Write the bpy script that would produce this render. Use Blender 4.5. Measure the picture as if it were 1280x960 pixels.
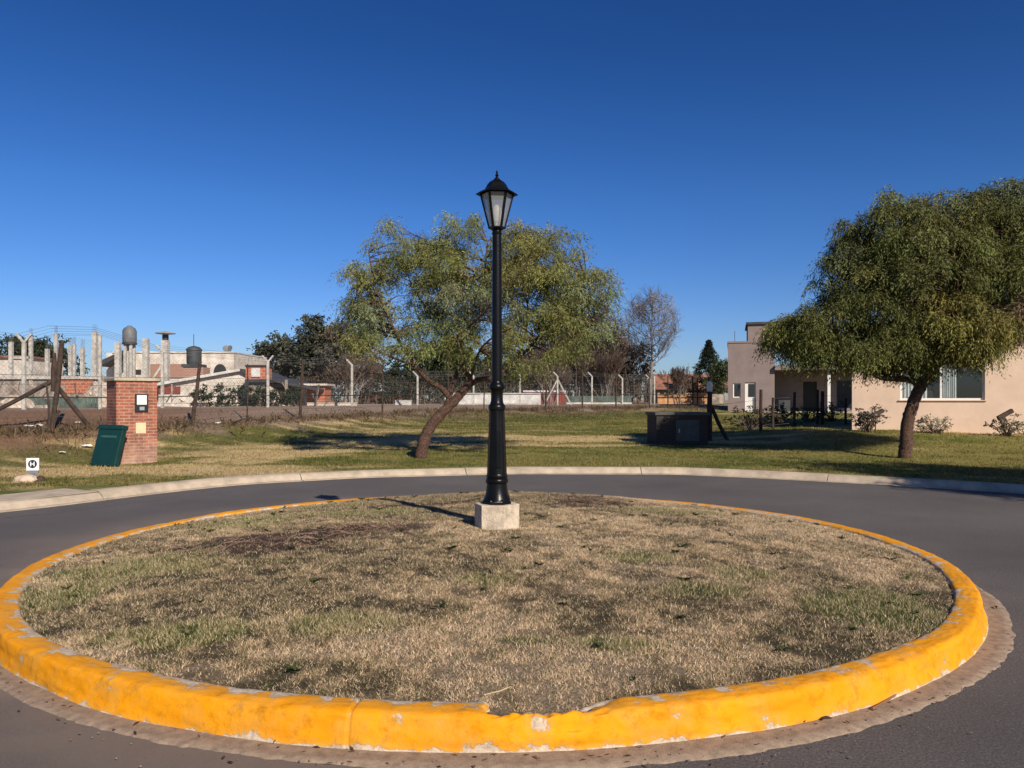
import bpy, math, random
import numpy as np
from mathutils import Vector, Matrix

for o in list(bpy.data.objects):
    bpy.data.objects.remove(o)
SC = bpy.context.scene
COL = SC.collection
R = math.radians

# ------------------------------------------------------------------ camera, sky, sun, exposure
EYE = 1.6
cd = bpy.data.cameras.new('camera')
cd.sensor_width = 36.0
cd.lens = 27.0
cd.shift_y = 20.0 / 1280.0
cd.clip_start = 0.05
cd.clip_end = 6000
cam = bpy.data.objects.new('camera', cd)
COL.objects.link(cam)
cam.location = (0, 0, EYE)
cam.rotation_euler = (R(90), 0, 0)
SC.camera = cam

SUN_EL, SUN_AZ = R(32), R(150)          # azimuth clockwise from +Y
world = bpy.data.worlds.new('World')
SC.world = world
world.use_nodes = True
nt = world.node_tree
nt.nodes.clear()
sky = nt.nodes.new('ShaderNodeTexSky')
sky.sky_type = 'NISHITA'
sky.sun_disc = False
sky.sun_elevation = SUN_EL
sky.sun_rotation = SUN_AZ
sky.altitude = 100
sky.air_density = 1.0
sky.dust_density = 0.3
sky.ozone_density = 3.0
hsv = nt.nodes.new('ShaderNodeHueSaturation')
hsv.inputs['Saturation'].default_value = 1.28
hsv.inputs['Value'].default_value = 1.0
gam = nt.nodes.new('ShaderNodeGamma')
gam.inputs['Gamma'].default_value = 1.18
bg = nt.nodes.new('ShaderNodeBackground')
bg.inputs['Strength'].default_value = 0.05
out = nt.nodes.new('ShaderNodeOutputWorld')
nt.links.new(sky.outputs[0], hsv.inputs['Color'])
nt.links.new(hsv.outputs[0], gam.inputs['Color'])
tco = nt.nodes.new('ShaderNodeTexCoord'); spx = nt.nodes.new('ShaderNodeSeparateXYZ')
nt.links.new(tco.outputs['Generated'], spx.inputs[0])
rmp = nt.nodes.new('ShaderNodeValToRGB')                 # clear winter air: bluer low sky than the model's
rmp.color_ramp.elements[0].position = 0.0; rmp.color_ramp.elements[0].color = (.66, .76, 1.18, 1)
rmp.color_ramp.elements[1].position = .42; rmp.color_ramp.elements[1].color = (.76, .78, 1.04, 1)
e = rmp.color_ramp.elements.new(.10); e.color = (.80, .87, 1.25, 1)
e = rmp.color_ramp.elements.new(.24); e.color = (.88, .93, 1.22, 1)
nt.links.new(spx.outputs['Z'], rmp.inputs['Fac'])
tin = nt.nodes.new('ShaderNodeMix'); tin.data_type = 'RGBA'; tin.blend_type = 'MULTIPLY'; tin.inputs['Factor'].default_value = 1
nt.links.new(gam.outputs[0], tin.inputs[6]); nt.links.new(rmp.outputs[0], tin.inputs[7])
nt.links.new(tin.outputs[2], bg.inputs['Color'])
nt.links.new(bg.outputs[0], out.inputs[0])

sl = bpy.data.lights.new('sun', 'SUN')
sl.energy = 5.0
sl.angle = R(0.5)
sl.color = (1.0, 0.90, 0.76)
sun = bpy.data.objects.new('sun', sl)
COL.objects.link(sun)
sd = Vector((math.sin(SUN_AZ) * math.cos(SUN_EL), math.cos(SUN_AZ) * math.cos(SUN_EL), math.sin(SUN_EL)))
sun.rotation_euler = (-sd).to_track_quat('-Z', 'Y').to_euler()
sun.location = sd * 60

SC.view_settings.view_transform = 'Standard'
SC.view_settings.look = 'None'
SC.view_settings.exposure = 0.20
SC.view_settings.gamma = 1.0
SC.view_settings.use_curve_mapping = False
SC.render.engine = 'CYCLES'
SC.cycles.max_bounces = 6
SC.cycles.transparent_max_bounces = 12

# ------------------------------------------------------------------ numeric helpers
def _hash(ix, iy, seed):
    n = (ix.astype(np.int64) * 374761393 + iy.astype(np.int64) * 668265263 + seed * 1274126177) & 0x7fffffff
    n = ((n ^ (n >> 13)) * 1274126177) & 0x7fffffff
    n = n ^ (n >> 16)
    return (n & 0xffff) / 65535.0

def vnoise(x, y, seed=0):
    x = np.asarray(x, float); y = np.asarray(y, float)
    ix = np.floor(x); iy = np.floor(y)
    fx = x - ix; fy = y - iy
    fx = fx * fx * (3 - 2 * fx); fy = fy * fy * (3 - 2 * fy)
    a = _hash(ix, iy, seed); b = _hash(ix + 1, iy, seed)
    c = _hash(ix, iy + 1, seed); d = _hash(ix + 1, iy + 1, seed)
    return (a * (1 - fx) + b * fx) * (1 - fy) + (c * (1 - fx) + d * fx) * fy

def fbm(x, y, seed=0, octv=4):
    s = 0; a = 0.5; f = 1.0; t = 0
    for k in range(octv):
        s = s + a * vnoise(np.asarray(x) * f + k * 17.3, np.asarray(y) * f - k * 9.1, seed + k)
        t += a; a *= 0.5; f *= 2.03
    return s / t

def sstep(a, b, x):
    t = np.clip((np.asarray(x, float) - a) / (b - a), 0, 1)
    return t * t * (3 - 2 * t)

def lerp(a, b, t):
    t = np.asarray(t)[..., None]
    return np.asarray(a) * (1 - t) + np.asarray(b) * t

def W(px, py, d):
    """point at distance d along the view whose picture position is (px, py)"""
    return Vector(((px - 640) / 960 * d, d, EYE - (py - 500) / 960 * d))

# ------------------------------------------------------------------ terrain description
CX, CY, RI = -0.18, 7.63, 4.16
KX = np.array([-70, -40, -16, -11, -8.6, -7.3, -6.75, -6.1, -5.2, -3.1, 0, 3.5, 5.1, 7.1, 8.8, 10.2, 11.4, 12.2, 13.5, 17, 40, 70.])
KY = np.array([7.5, 7.5, 8.2, 9.0, 9.9, 11.0, 12.0, 13.3, 14.6, 15.9, 16.7, 16.6, 15.8, 14.5, 13.2, 11.6, 9.2, 6.5, 3.5, 1., 0, 0.])
_t = np.linspace(-70, 70, 2801)
_k = np.interp(_t, KX, KY)
_ker = np.hanning(25); _ker /= _ker.sum()
_ks = np.convolve(np.pad(_k, 12, mode='edge'), _ker, mode='valid')
def kerb_y(x):
    return np.interp(x, _t, _ks)

FX = np.array([-80, -17.5, -14.5, -12.5, -10.4, -8.3, -6.1, -2.4, 2.0, 4.4, 6.8, 11, 13.2, 40, 120.])
FY = np.array([12, 13.5, 16.9, 20.9, 25, 30, 36, 42, 46, 48, 50, 54, 56, 75, 120.])
def fence_y(x):
    return np.interp(x, FX, FY)

def hgt(x, y):
    x = np.asarray(x, float); y = np.asarray(y, float)
    t = y - kerb_y(x)
    base = 0.125 + 0.032 * np.clip(y - 18, 0, 8) + 0.0155 * np.clip(y - 26, 0, 30)
    base = base + .22 * sstep(7, 11, x) * sstep(19.3, 24.0, y) * (1 - sstep(30, 48, y))
    hf = 0.75 + 0.30 * np.clip((y - 21) / 29, 0, 1)
    hf = np.maximum(hf, base)
    df = (fence_y(x) - y) * 0.5
    wob = (fbm(x * 0.35, y * 0.35, 5) - 0.5)
    df = df + wob * 1.6
    h = base + (hf - base) * sstep(4.2, 0.4, df)
    far = np.maximum(1.25, h)
    h = h + (far - h) * sstep(0, -4, df)
    h = h + (fbm(x * 0.8, y * 0.8, 9) - 0.5) * 0.10 * sstep(0.3, 3.0, t)
    lim = 0.125 + 0.22 * np.clip(t - 0.3 - 1.8 * sstep(-6.3, -7.5, x) * sstep(-30, -20, x), 0, 50)
    return np.minimum(h, lim)

def H(x, y):
    return float(hgt(np.array([x]), np.array([y]))[0])

def isl_h(x, y):
    r = np.hypot(np.asarray(x) - CX, np.asarray(y) - CY)
    rr = np.clip(r / (RI - 0.18), 0, 1)
    bump = .075 * np.exp(-(((np.asarray(x) - .1) / 1.7) ** 2 + ((np.asarray(y) - 10.5) / .8) ** 2))
    return 0.138 + bump + 0.205 * (1 - rr ** 2.6) + (fbm(np.asarray(x) * 1.3, np.asarray(y) * 1.3, 31) - .5) * 0.06 * (1 - rr ** 6)

# ------------------------------------------------------------------ colour maps of the turf
STRAW = np.array([0.48, 0.348, 0.205])
PALE = np.array([0.61, 0.462, 0.308])
OLIVE = np.array([0.126, 0.098, 0.056])
GREEN = np.array([0.080, 0.120, 0.016])
DIRT = np.array([0.140, 0.082, 0.056])

ISL_GREEN = [(-2.9, 6.3, .75, .42), (-1.9, 8.8, .8, .4), (-2.9, 8.3, .6, .5), (1.95, 9.1, .6, .25), (-3.35, 5.6, .5, .4), (-2.3, 9.7, .6, .25),
             (-1.1, 4.7, .45, .2), (1.4, 5.4, .35, .2), (-0.15, 5.5, .25, .18), (.6, 4.35, .4, .12), (2.4, 5.2, .5, .4), (1.7, 5.9, .35, .2), (-2.0, 4.6, .5, .2), (.1, 4.4, .25, .12), (1.0, 6.3, .3, .2)]
ISL_DIRT = [(-2.2, 7.0, 1.05, .50), (-1.5, 7.5, .7, .35), (1.0, 9.9, .75, .45), (0.75, 9.3, .4, .25), (-0.9, 9.5, .8, .25)]
def patch(x, y, lst, seed):
    m = np.zeros_like(x)
    w = (fbm(x * 2.2, y * 2.2, seed) - .5) * 1.6
    for (cx, cy, rx, ry) in lst:
        d = np.sqrt(((x - cx) / rx) ** 2 + ((y - cy) / ry) ** 2) + w
        m = np.maximum(m, sstep(1.25, .45, d))
    return m

def isl_col(x, y):
    x = np.asarray(x, float); y = np.asarray(y, float)
    n1 = fbm(x * 1.1, y * 1.6, 40, 5)
    n2 = fbm(x * 6.5, y * 8, 52, 4)
    west = .11 * sstep(.3, -1.6, x - .25 * (y - 6)) - .02
    q = n1 * .55 + n2 * .45 - west
    c = lerp(OLIVE * 1.15, STRAW, sstep(.37, .54, q))
    c = lerp(c, PALE, sstep(.47, .62, q) * .9)
    n3 = fbm(x * 2.1, y * 2.6, 77, 4)
    c = lerp(c, OLIVE, sstep(.55, .68, n3) * .75)
    g = patch(x, y, ISL_GREEN, 60)
    c = lerp(c, GREEN * 1.15, g * .62)
    d = patch(x, y, ISL_DIRT, 66)
    c = lerp(c, DIRT, d * .85)
    return c

def lawn_col(x, y):
    x = np.asarray(x, float); y = np.asarray(y, float)
    t = y - kerb_y(x)
    df = (fence_y(x) - y) * 0.5
    n1 = fbm(x * .18, y * .45, 80, 5)
    n2 = fbm(x * .9, y * 1.9, 86, 4)
    n3 = fbm(x * 2.2, y * 5.0, 89, 4)
    n = n1 * .40 + n2 * .36 + n3 * .24
    G2 = np.array([0.095, 0.112, 0.018]); O2 = np.array([0.205, 0.178, 0.050]); S2 = np.array([0.48, 0.36, 0.175])
    c = lerp(G2, O2, sstep(.36, .56, n))
    dry = sstep(-1.5, -6.0, x) * .22 + .10 + .26 * sstep(.45, .7, fbm(x * .12, y * .55, 188, 4)) + sstep(3.0, 7.0, t) * sstep(13.0, 8.0, t) * sstep(11, 5, x) * .40 * sstep(.25, .75, fbm(x * .35, y * 1.3, 288, 4))
    c = lerp(c, S2, sstep(.78, 1.02, n + dry))
    bank = sstep(5.5, 3.2, df + (n2 - .5) * 2.0) * sstep(11, 7, x)
    c = lerp(c, np.array([0.088, 0.092, 0.022]), bank * .88 * sstep(.72, .45, n2))
    dirt = sstep(2.3, .9, df + (n2 - .5) * 2.6) * sstep(22, 12, x)
    c = lerp(c, np.array([0.255, 0.185, 0.132]), dirt)
    left = sstep(-9, -13, x) * sstep(3.2, 1.5, df + (n2 - .5) * 2)
    c = lerp(c, np.array([0.17, 0.09, 0.05]), left * .8)
    far = sstep(-2, -12, df)
    c = lerp(c, np.array([0.33, 0.26, 0.19]), far * .85)
    return c

# ------------------------------------------------------------------ material helpers
def new_mat(name):
    m = bpy.data.materials.new(name)
    m.use_nodes = True
    n = m.node_tree.nodes
    return m, n, m.node_tree.links, n['Principled BSDF']

def simple(name, col, rough=.7, metal=0., var=.15, scale=6., bump=0., bscale=40., spec=.35, grime=None):
    m, n, l, b = new_mat(name)
    tc = n.new('ShaderNodeTexCoord')
    nz = n.new('ShaderNodeTexNoise'); nz.inputs['Scale'].default_value = scale; nz.inputs['Detail'].default_value = 8
    nz.inputs['Roughness'].default_value = .65
    l.new(tc.outputs['Object'], nz.inputs['Vector'])
    cr = n.new('ShaderNodeValToRGB')
    lo = [c * (1 - var * 1.6) for c in col]; hi = [min(1, c * (1 + var)) for c in col]
    if grime: lo = list(grime)
    cr.color_ramp.elements[0].position = .3; cr.color_ramp.elements[1].position = .62
    cr.color_ramp.elements[0].color = (*lo, 1); cr.color_ramp.elements[1].color = (*hi, 1)
    l.new(nz.outputs['Fac'], cr.inputs['Fac'])
    l.new(cr.outputs['Color'], b.inputs['Base Color'])
    b.inputs['Roughness'].default_value = rough
    b.inputs['Metallic'].default_value = metal
    b.inputs['Specular IOR Level'].default_value = spec
    if bump:
        n2 = n.new('ShaderNodeTexNoise'); n2.inputs['Scale'].default_value = bscale; n2.inputs['Detail'].default_value = 6
        l.new(tc.outputs['Object'], n2.inputs['Vector'])
        bp = n.new('ShaderNodeBump'); bp.inputs['Strength'].default_value = bump; bp.inputs['Distance'].default_value = .02
        l.new(n2.outputs['Fac'], bp.inputs['Height']); l.new(bp.outputs['Normal'], b.inputs['Normal'])
    return m

def attr_mat(name, attr='tint', transl=0., rough=.85, nscale=0, nvar=.3, bump=0):
    m, n, l, b = new_mat(name)
    at = n.new('ShaderNodeAttribute'); at.attribute_name = attr
    colout = at.outputs['Color']
    if nscale:
        tc = n.new('ShaderNodeTexCoord')
        nz = n.new('ShaderNodeTexNoise'); nz.inputs['Scale'].default_value = nscale; nz.inputs['Detail'].default_value = 9; nz.inputs['Roughness'].default_value = .75
        l.new(tc.outputs['Object'], nz.inputs['Vector'])
        mr = n.new('ShaderNodeMapRange'); mr.inputs[1].default_value = .3; mr.inputs[2].default_value = .7
        mr.inputs[3].default_value = 1 - nvar; mr.inputs[4].default_value = 1 + nvar
        l.new(nz.outputs['Fac'], mr.inputs[0])
        vm = n.new('ShaderNodeVectorMath'); vm.operation = 'SCALE'
        l.new(at.outputs['Color'], vm.inputs[0]); l.new(mr.outputs[0], vm.inputs['Scale'])
        colout = vm.outputs[0]
        if bump:
            bp = n.new('ShaderNodeBump'); bp.inputs['Strength'].default_value = bump; bp.inputs['Distance'].default_value = .03
            l.new(nz.outputs['Fac'], bp.inputs['Height']); l.new(bp.outputs['Normal'], b.inputs['Normal'])
    l.new(colout, b.inputs['Base Color'])
    b.inputs['Roughness'].default_value = rough
    b.inputs['Specular IOR Level'].default_value = .2
    if transl:
        tr = n.new('ShaderNodeBsdfTranslucent'); mx = n.new('ShaderNodeMixShader'); mx.inputs[0].default_value = transl
        l.new(colout, tr.inputs['Color']); l.new(b.outputs[0], mx.inputs[1]); l.new(tr.outputs[0], mx.inputs[2])
        l.new(mx.outputs[0], n['Material Output'].inputs['Surface'])
    return m

def brick_mat(name, c1, c2, mortar, bw=.23, bh=.072, ms=.012, rough=.85, bump=.5, foot=0):
    m, n, l, b = new_mat(name)
    tc = n.new('ShaderNodeTexCoord'); sp = n.new('ShaderNodeSeparateXYZ'); cb = n.new('ShaderNodeCombineXYZ')
    l.new(tc.outputs['Object'], sp.inputs[0])
    ad = n.new('ShaderNodeMath'); l.new(sp.outputs[0], ad.inputs[0]); l.new(sp.outputs[1], ad.inputs[1])
    l.new(ad.outputs[0], cb.inputs[0]); l.new(sp.outputs[2], cb.inputs[1])
    br = n.new('ShaderNodeTexBrick'); br.inputs['Scale'].default_value = 1
    br.inputs['Brick Width'].default_value = bw; br.inputs['Row Height'].default_value = bh; br.inputs['Mortar Size'].default_value = ms
    br.inputs['Mortar Smooth'].default_value = .3
    br.inputs['Color1'].default_value = (*c1, 1); br.inputs['Color2'].default_value = (*c2, 1); br.inputs['Mortar'].default_value = (*mortar, 1)
    l.new(cb.outputs[0], br.inputs['Vector'])
    nz = n.new('ShaderNodeTexNoise'); nz.inputs['Scale'].default_value = 9; nz.inputs['Detail'].default_value = 8
    l.new(tc.outputs['Object'], nz.inputs['Vector'])
    mx = n.new('ShaderNodeMix'); mx.data_type = 'RGBA'
    mr = n.new('ShaderNodeMapRange'); mr.inputs[1].default_value = .48; mr.inputs[2].default_value = .75; mr.inputs[4].default_value = .55
    l.new(nz.outputs['Fac'], mr.inputs[0]); l.new(mr.outputs[0], mx.inputs['Factor'])
    l.new(br.outputs['Color'], mx.inputs[6]); mx.inputs[7].default_value = (*[.5 * (a + c) for a, c in zip(c1, mortar)], 1)
    outc = mx.outputs[2]
    if foot:            # salts and splashed soil low on the wall
        fz = n.new('ShaderNodeMapRange'); fz.inputs[1].default_value = foot; fz.inputs[2].default_value = .05; fz.inputs[3].default_value = 0; fz.inputs[4].default_value = 1.1
        l.new(sp.outputs[2], fz.inputs[0])
        fm = n.new('ShaderNodeMath'); fm.operation = 'MULTIPLY'; l.new(fz.outputs[0], fm.inputs[0]); l.new(nz.outputs['Fac'], fm.inputs[1])
        m4 = n.new('ShaderNodeMix'); m4.data_type = 'RGBA'; l.new(fm.outputs[0], m4.inputs['Factor']); l.new(outc, m4.inputs[6]); m4.inputs[7].default_value = (.46, .33, .25, 1)
        dk = n.new('ShaderNodeTexNoise'); dk.inputs['Scale'].default_value = 3.2; dk.inputs['Detail'].default_value = 9; dk.inputs['Roughness'].default_value = .7
        l.new(tc.outputs['Object'], dk.inputs['Vector'])
        dr = n.new('ShaderNodeMapRange'); dr.inputs[1].default_value = .42; dr.inputs[2].default_value = .66; dr.inputs[3].default_value = 1.08; dr.inputs[4].default_value = .6
        l.new(dk.outputs['Fac'], dr.inputs[0])
        vs_ = n.new('ShaderNodeVectorMath'); vs_.operation = 'SCALE'; l.new(m4.outputs[2], vs_.inputs[0]); l.new(dr.outputs[0], vs_.inputs['Scale'])
        outc = vs_.outputs[0]
    l.new(outc, b.inputs['Base Color'])
    b.inputs['Roughness'].default_value = rough
    bp = n.new('ShaderNodeBump'); bp.inputs['Strength'].default_value = bump; bp.inputs['Distance'].default_value = .01; bp.invert = True
    l.new(br.outputs['Fac'], bp.inputs['Height']); l.new(bp.outputs['Normal'], b.inputs['Normal'])
    return m

M = {}
M['black_paint'] = simple('black_paint', (.005, .005, .005), .30, 0, .2, 5, .10, 60, .22)
M['plinth'] = simple('plinth_concrete', (.58, .48, .36), .9, 0, .12, 9, .5, 60, grime=(.33, .27, .20))
M['concrete_kerb'] = simple('kerb_concrete', (.44, .355, .262), .9, 0, .15, 3, .3, 50, grime=(.30, .245, .182))
M['concrete_post'] = simple('post_concrete', (.42, .395, .35), .9, 0, .25, 4, .2, 40)
M['wood_dark'] = simple('weathered_wood', (.055, .036, .027), .9, 0, .35, 9, .4, 50)
M['wire'] = simple('wire_metal', (.10, .095, .09), .6, .2, .2, 4)
M['brick'] = brick_mat('red_brick', (.38, .108, .06), (.22, .068, .044), (.38, .25, .175), .21, .073, .011, foot=.75)
M['brick_dull'] = brick_mat('dull_brick', (.34, .13, .08), (.28, .11, .07), (.36, .28, .22), .26, .10, .02)
M['brick_orange'] = brick_mat('orange_hollow_brick', (.44, .125, .06), (.34, .095, .05), (.45, .26, .18), .30, .17, .02)
M['cap'] = simple('cap_concrete', (.42, .37, .27), .9, 0, .2, 6, .3, 50)
M['green_plastic'] = simple('green_plastic', (.005, .038, .033), .42, 0, .12, 3, .05, 30, .45)
M['white_paint'] = simple('white_paint', (.72, .70, .66), .6, 0, .06, 4)
M['meter_black'] = simple('meter_frame', (.02, .022, .024), .4, 0, .1, 4)
M['meter_grey'] = simple('meter_body', (.30, .32, .33), .4, 0, .1, 4)
M['cream'] = simple('cream_plate', (.62, .53, .32), .6, 0, .08, 8)
M['sign_white'] = simple('sign_face', (.74, .74, .74), .5, 0, .04, 5)
M['sign_dark'] = simple('sign_print', (.012, .018, .025), .5, 0, .1, 5)
M['grey_metal'] = simple('grey_metal', (.24, .25, .28), .5, .3, .1, 5)
M['stone'] = simple('pale_stone', (.55, .42, .32), .95, 0, .2, 9, .5, 30)
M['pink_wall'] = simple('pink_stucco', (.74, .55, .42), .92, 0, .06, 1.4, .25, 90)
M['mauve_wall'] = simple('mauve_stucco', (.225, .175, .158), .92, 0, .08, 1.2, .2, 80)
M['roof_dark'] = simple('roof_edge', (.05, .05, .055), .7, 0, .2, 3)
M['white_frame'] = simple('window_frame', (.78, .77, .74), .45, 0, .04, 5)
M['dark_room'] = simple('dark_room', (.03, .032, .034), .9, 0, .1, 2)
M['curtain'] = simple('curtain', (.62, .62, .60), .9, 0, .1, 4)
M['white_house'] = simple('white_render', (.62, .56, .48), .9, 0, .12, 1.6, .3, 20, grime=(.36, .31, .26))
M['white_low'] = simple('whitewash', (.60, .585, .55), .9, 0, .12, 2.0, .1, 30, grime=(.38, .36, .33))
M['grey_block'] = simple('grey_blockwork', (.26, .22, .185), .95, 0, .45, 2.2, .5, 14)
M['red_paint'] = simple('red_paint', (.20, .045, .035), .8, 0, .45, 2.5, .2, 10, grime=(.09, .04, .035))
M['teal'] = simple('green_sheet', (.085, .115, .098), .7, 0, .4, 1.6, .3, 14)
M['tank_grey'] = simple('tank_grey', (.13, .135, .14), .6, 0, .15, 3)
M['tank_dark'] = simple('tank_dark', (.05, .058, .06), .6, 0, .25, 3)
M['orange_wood'] = simple('orange_boards', (.47, .245, .115), .8, 0, .25, 1.8, .2, 12)
M['tile_red'] = simple('roof_tile', (.24, .115, .082), .9, 0, .4, 2.5, .5, 10)
M['zinc'] = simple('old_zinc', (.32, .30, .28), .7, .2, .25, 2, .2, 9)
M['rubble'] = simple('rubble', (.44, .36, .29), .95, 0, .35, 5, .6, 12)
M['bark'] = simple('bark', (.085, .047, .033), .95, 0, .55, 22, 1.0, 45)
M['bark_grey'] = simple('bark_grey', (.235, .210, .185), .95, 0, .3, 6, .5, 20)
M['twig'] = simple('twig_brown', (.165, .118, .088), .9, 0, .35, 3)
M['litter'] = simple('litter_paper', (.78, .74, .68), .7, 0, .06, 8)
M['leaf'] = attr_mat('leaf', transl=.20, rough=.6)
M['leaf_dense'] = attr_mat('dense_leaf', transl=.10, rough=.6)
M['grass'] = attr_mat('grass_blade', transl=.25, rough=.8)
M['turf'] = attr_mat('turf_soil', nscale=70, nvar=.85, bump=1.0)
M['lawn'] = attr_mat('lawn_soil', nscale=14, nvar=.42, bump=.8)

def glass_mat(name, tint=(.8, .86, .88), gl=.25, rough=.02):
    m, n, l, b = new_mat(name)
    tr = n.new('ShaderNodeBsdfTransparent'); tr.inputs['Color'].default_value = (*tint, 1)
    gs = n.new('ShaderNodeBsdfGlossy'); gs.inputs['Roughness'].default_value = rough
    mx = n.new('ShaderNodeMixShader'); mx.inputs[0].default_value = gl
    l.new(tr.outputs[0], mx.inputs[1]); l.new(gs.outputs[0], mx.inputs[2]); l.new(mx.outputs[0], n['Material Output'].inputs['Surface'])
    return m
M['glass'] = glass_mat('window_glass', gl=.13)

def frosted():
    m, n, l, b = new_mat('ribbed_lamp_glass')
    tl = n.new('ShaderNodeBsdfTranslucent'); tl.inputs['Color'].default_value = (.62, .62, .60, 1)
    tr = n.new('ShaderNodeBsdfTransparent'); tr.inputs['Color'].default_value = (.88, .88, .87, 1)
    df = n.new('ShaderNodeBsdfDiffuse'); df.inputs['Color'].default_value = (.50, .50, .48, 1)
    gs = n.new('ShaderNodeBsdfGlossy'); gs.inputs['Roughness'].default_value = .12
    m1 = n.new('ShaderNodeMixShader'); m1.inputs[0].default_value = .30
    m2 = n.new('ShaderNodeMixShader'); m2.inputs[0].default_value = .28
    m3 = n.new('ShaderNodeMixShader'); m3.inputs[0].default_value = .08
    l.new(tr.outputs[0], m1.inputs[1]); l.new(tl.outputs[0], m1.inputs[2])
    l.new(m1.outputs[0], m2.inputs[1]); l.new(df.outputs[0], m2.inputs[2])
    l.new(m2.outputs[0], m3.inputs[1]); l.new(gs.outputs[0], m3.inputs[2])
    l.new(m3.outputs[0], n['Material Output'].inputs['Surface'])
    return m
M['lamp_glass'] = frosted()
M['bulb'] = simple('bulb_white', (.85, .85, .82), .3, 0, .02, 4)

def asphalt_mat():
    m, n, l, b = new_mat('asphalt')
    tc = n.new('ShaderNodeTexCoord')
    def noise(s, d=8, r=.6):
        z = n.new('ShaderNodeTexNoise'); z.inputs['Scale'].default_value = s; z.inputs['Detail'].default_value = d; z.inputs['Roughness'].default_value = r
        l.new(tc.outputs['Object'], z.inputs['Vector']); return z
    fine = noise(75, 6, .9); mid = noise(1.1); big = noise(.45)
    vo = n.new('ShaderNodeTexVoronoi'); vo.inputs['Scale'].default_value = 85
    l.new(tc.outputs['Object'], vo.inputs['Vector'])
    r1 = n.new('ShaderNodeValToRGB')
    r1.color_ramp.elements[0].position = .36; r1.color_ramp.elements[1].position = .66
    r1.color_ramp.elements[0].color = (.025, .0235, .0235, 1); r1.color_ramp.elements[1].color = (.196, .174, .164, 1)
    l.new(fine.outputs['Fac'], r1.inputs['Fac'])
    # pale stones in the aggregate
    st = n.new('ShaderNodeMapRange'); st.inputs[1].default_value = .985; st.inputs[2].default_value = 1.0
    sv = n.new('ShaderNodeSeparateColor'); l.new(vo.outputs['Color'], sv.inputs[0]); 
    gt = n.new('ShaderNodeMath'); gt.operation = 'GREATER_THAN'; gt.inputs[1].default_value = .95
    l.new(sv.outputs[0], gt.inputs[0])
    lt = n.new('ShaderNodeMath'); lt.operation = 'LESS_THAN'; lt.inputs[1].default_value = .35
    l.new(vo.outputs['Distance'], lt.inputs[0])
    ml = n.new('ShaderNodeMath'); ml.operation = 'MULTIPLY'; l.new(gt.outputs[0], ml.inputs[0]); l.new(lt.outputs[0], ml.inputs[1])
    mx0 = n.new('ShaderNodeMix'); mx0.data_type = 'RGBA'; l.new(ml.outputs[0], mx0.inputs['Factor'])
    l.new(r1.outputs[0], mx0.inputs[6]); mx0.inputs[7].default_value = (.24, .20, .17, 1)
    # dust drifting off the roundabout gutter
    dv = n.new('ShaderNodeVectorMath'); dv.operation = 'DISTANCE'; dv.inputs[1].default_value = (CX, CY, 0)
    l.new(tc.outputs['Object'], dv.inputs[0])
    mr = n.new('ShaderNodeMapRange'); mr.inputs[1].default_value = RI + .1; mr.inputs[2].default_value = RI + 1.7; mr.inputs[3].default_value = 1.0; mr.inputs[4].default_value = 0
    l.new(dv.outputs['Value'], mr.inputs[0])
    dn = n.new('ShaderNodeMapRange'); dn.inputs[1].default_value = .22; dn.inputs[2].default_value = .50
    l.new(mid.outputs['Fac'], dn.inputs[0])
    sx = n.new('ShaderNodeSeparateXYZ'); l.new(tc.outputs['Object'], sx.inputs[0])
    lx = n.new('ShaderNodeMapRange'); lx.inputs[1].default_value = -1.0; lx.inputs[2].default_value = .6; lx.inputs[3].default_value = 1; lx.inputs[4].default_value = .04
    l.new(sx.outputs[0], lx.inputs[0])
    m1 = n.new('ShaderNodeMath'); m1.operation = 'MULTIPLY'; l.new(mr.outputs[0], m1.inputs[0]); l.new(dn.outputs[0], m1.inputs[1])
    m2 = n.new('ShaderNodeMath'); m2.operation = 'MULTIPLY'; l.new(m1.outputs[0], m2.inputs[0]); l.new(lx.outputs[0], m2.inputs[1])
    mx = n.new('ShaderNodeMix'); mx.data_type = 'RGBA'
    l.new(m2.outputs[0], mx.inputs['Factor']); l.new(mx0.outputs[2], mx.inputs[6]); mx.inputs[7].default_value = (.205, .160, .128, 1)
    # broad wear
    sc = n.new('ShaderNodeMapRange'); sc.inputs[1].default_value = .3; sc.inputs[2].default_value = .7; sc.inputs[3].default_value = .78; sc.inputs[4].default_value = 1.2
    l.new(big.outputs['Fac'], sc.inputs[0])
    vm = n.new('ShaderNodeVectorMath'); vm.operation = 'SCALE'; l.new(mx.outputs[2], vm.inputs[0]); l.new(sc.outputs[0], vm.inputs['Scale'])
    l.new(vm.outputs[0], b.inputs['Base Color'])
    b.inputs['Roughness'].default_value = .88; b.inputs['Specular IOR Level'].default_value = .3
    bp = n.new('ShaderNodeBump'); bp.inputs['Strength'].default_value = .7; bp.inputs['Distance'].default_value = .008
    l.new(fine.outputs['Fac'], bp.inputs['Height']); l.new(bp.outputs['Normal'], b.inputs['Normal'])
    return m
M['asphalt'] = asphalt_mat()

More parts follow.
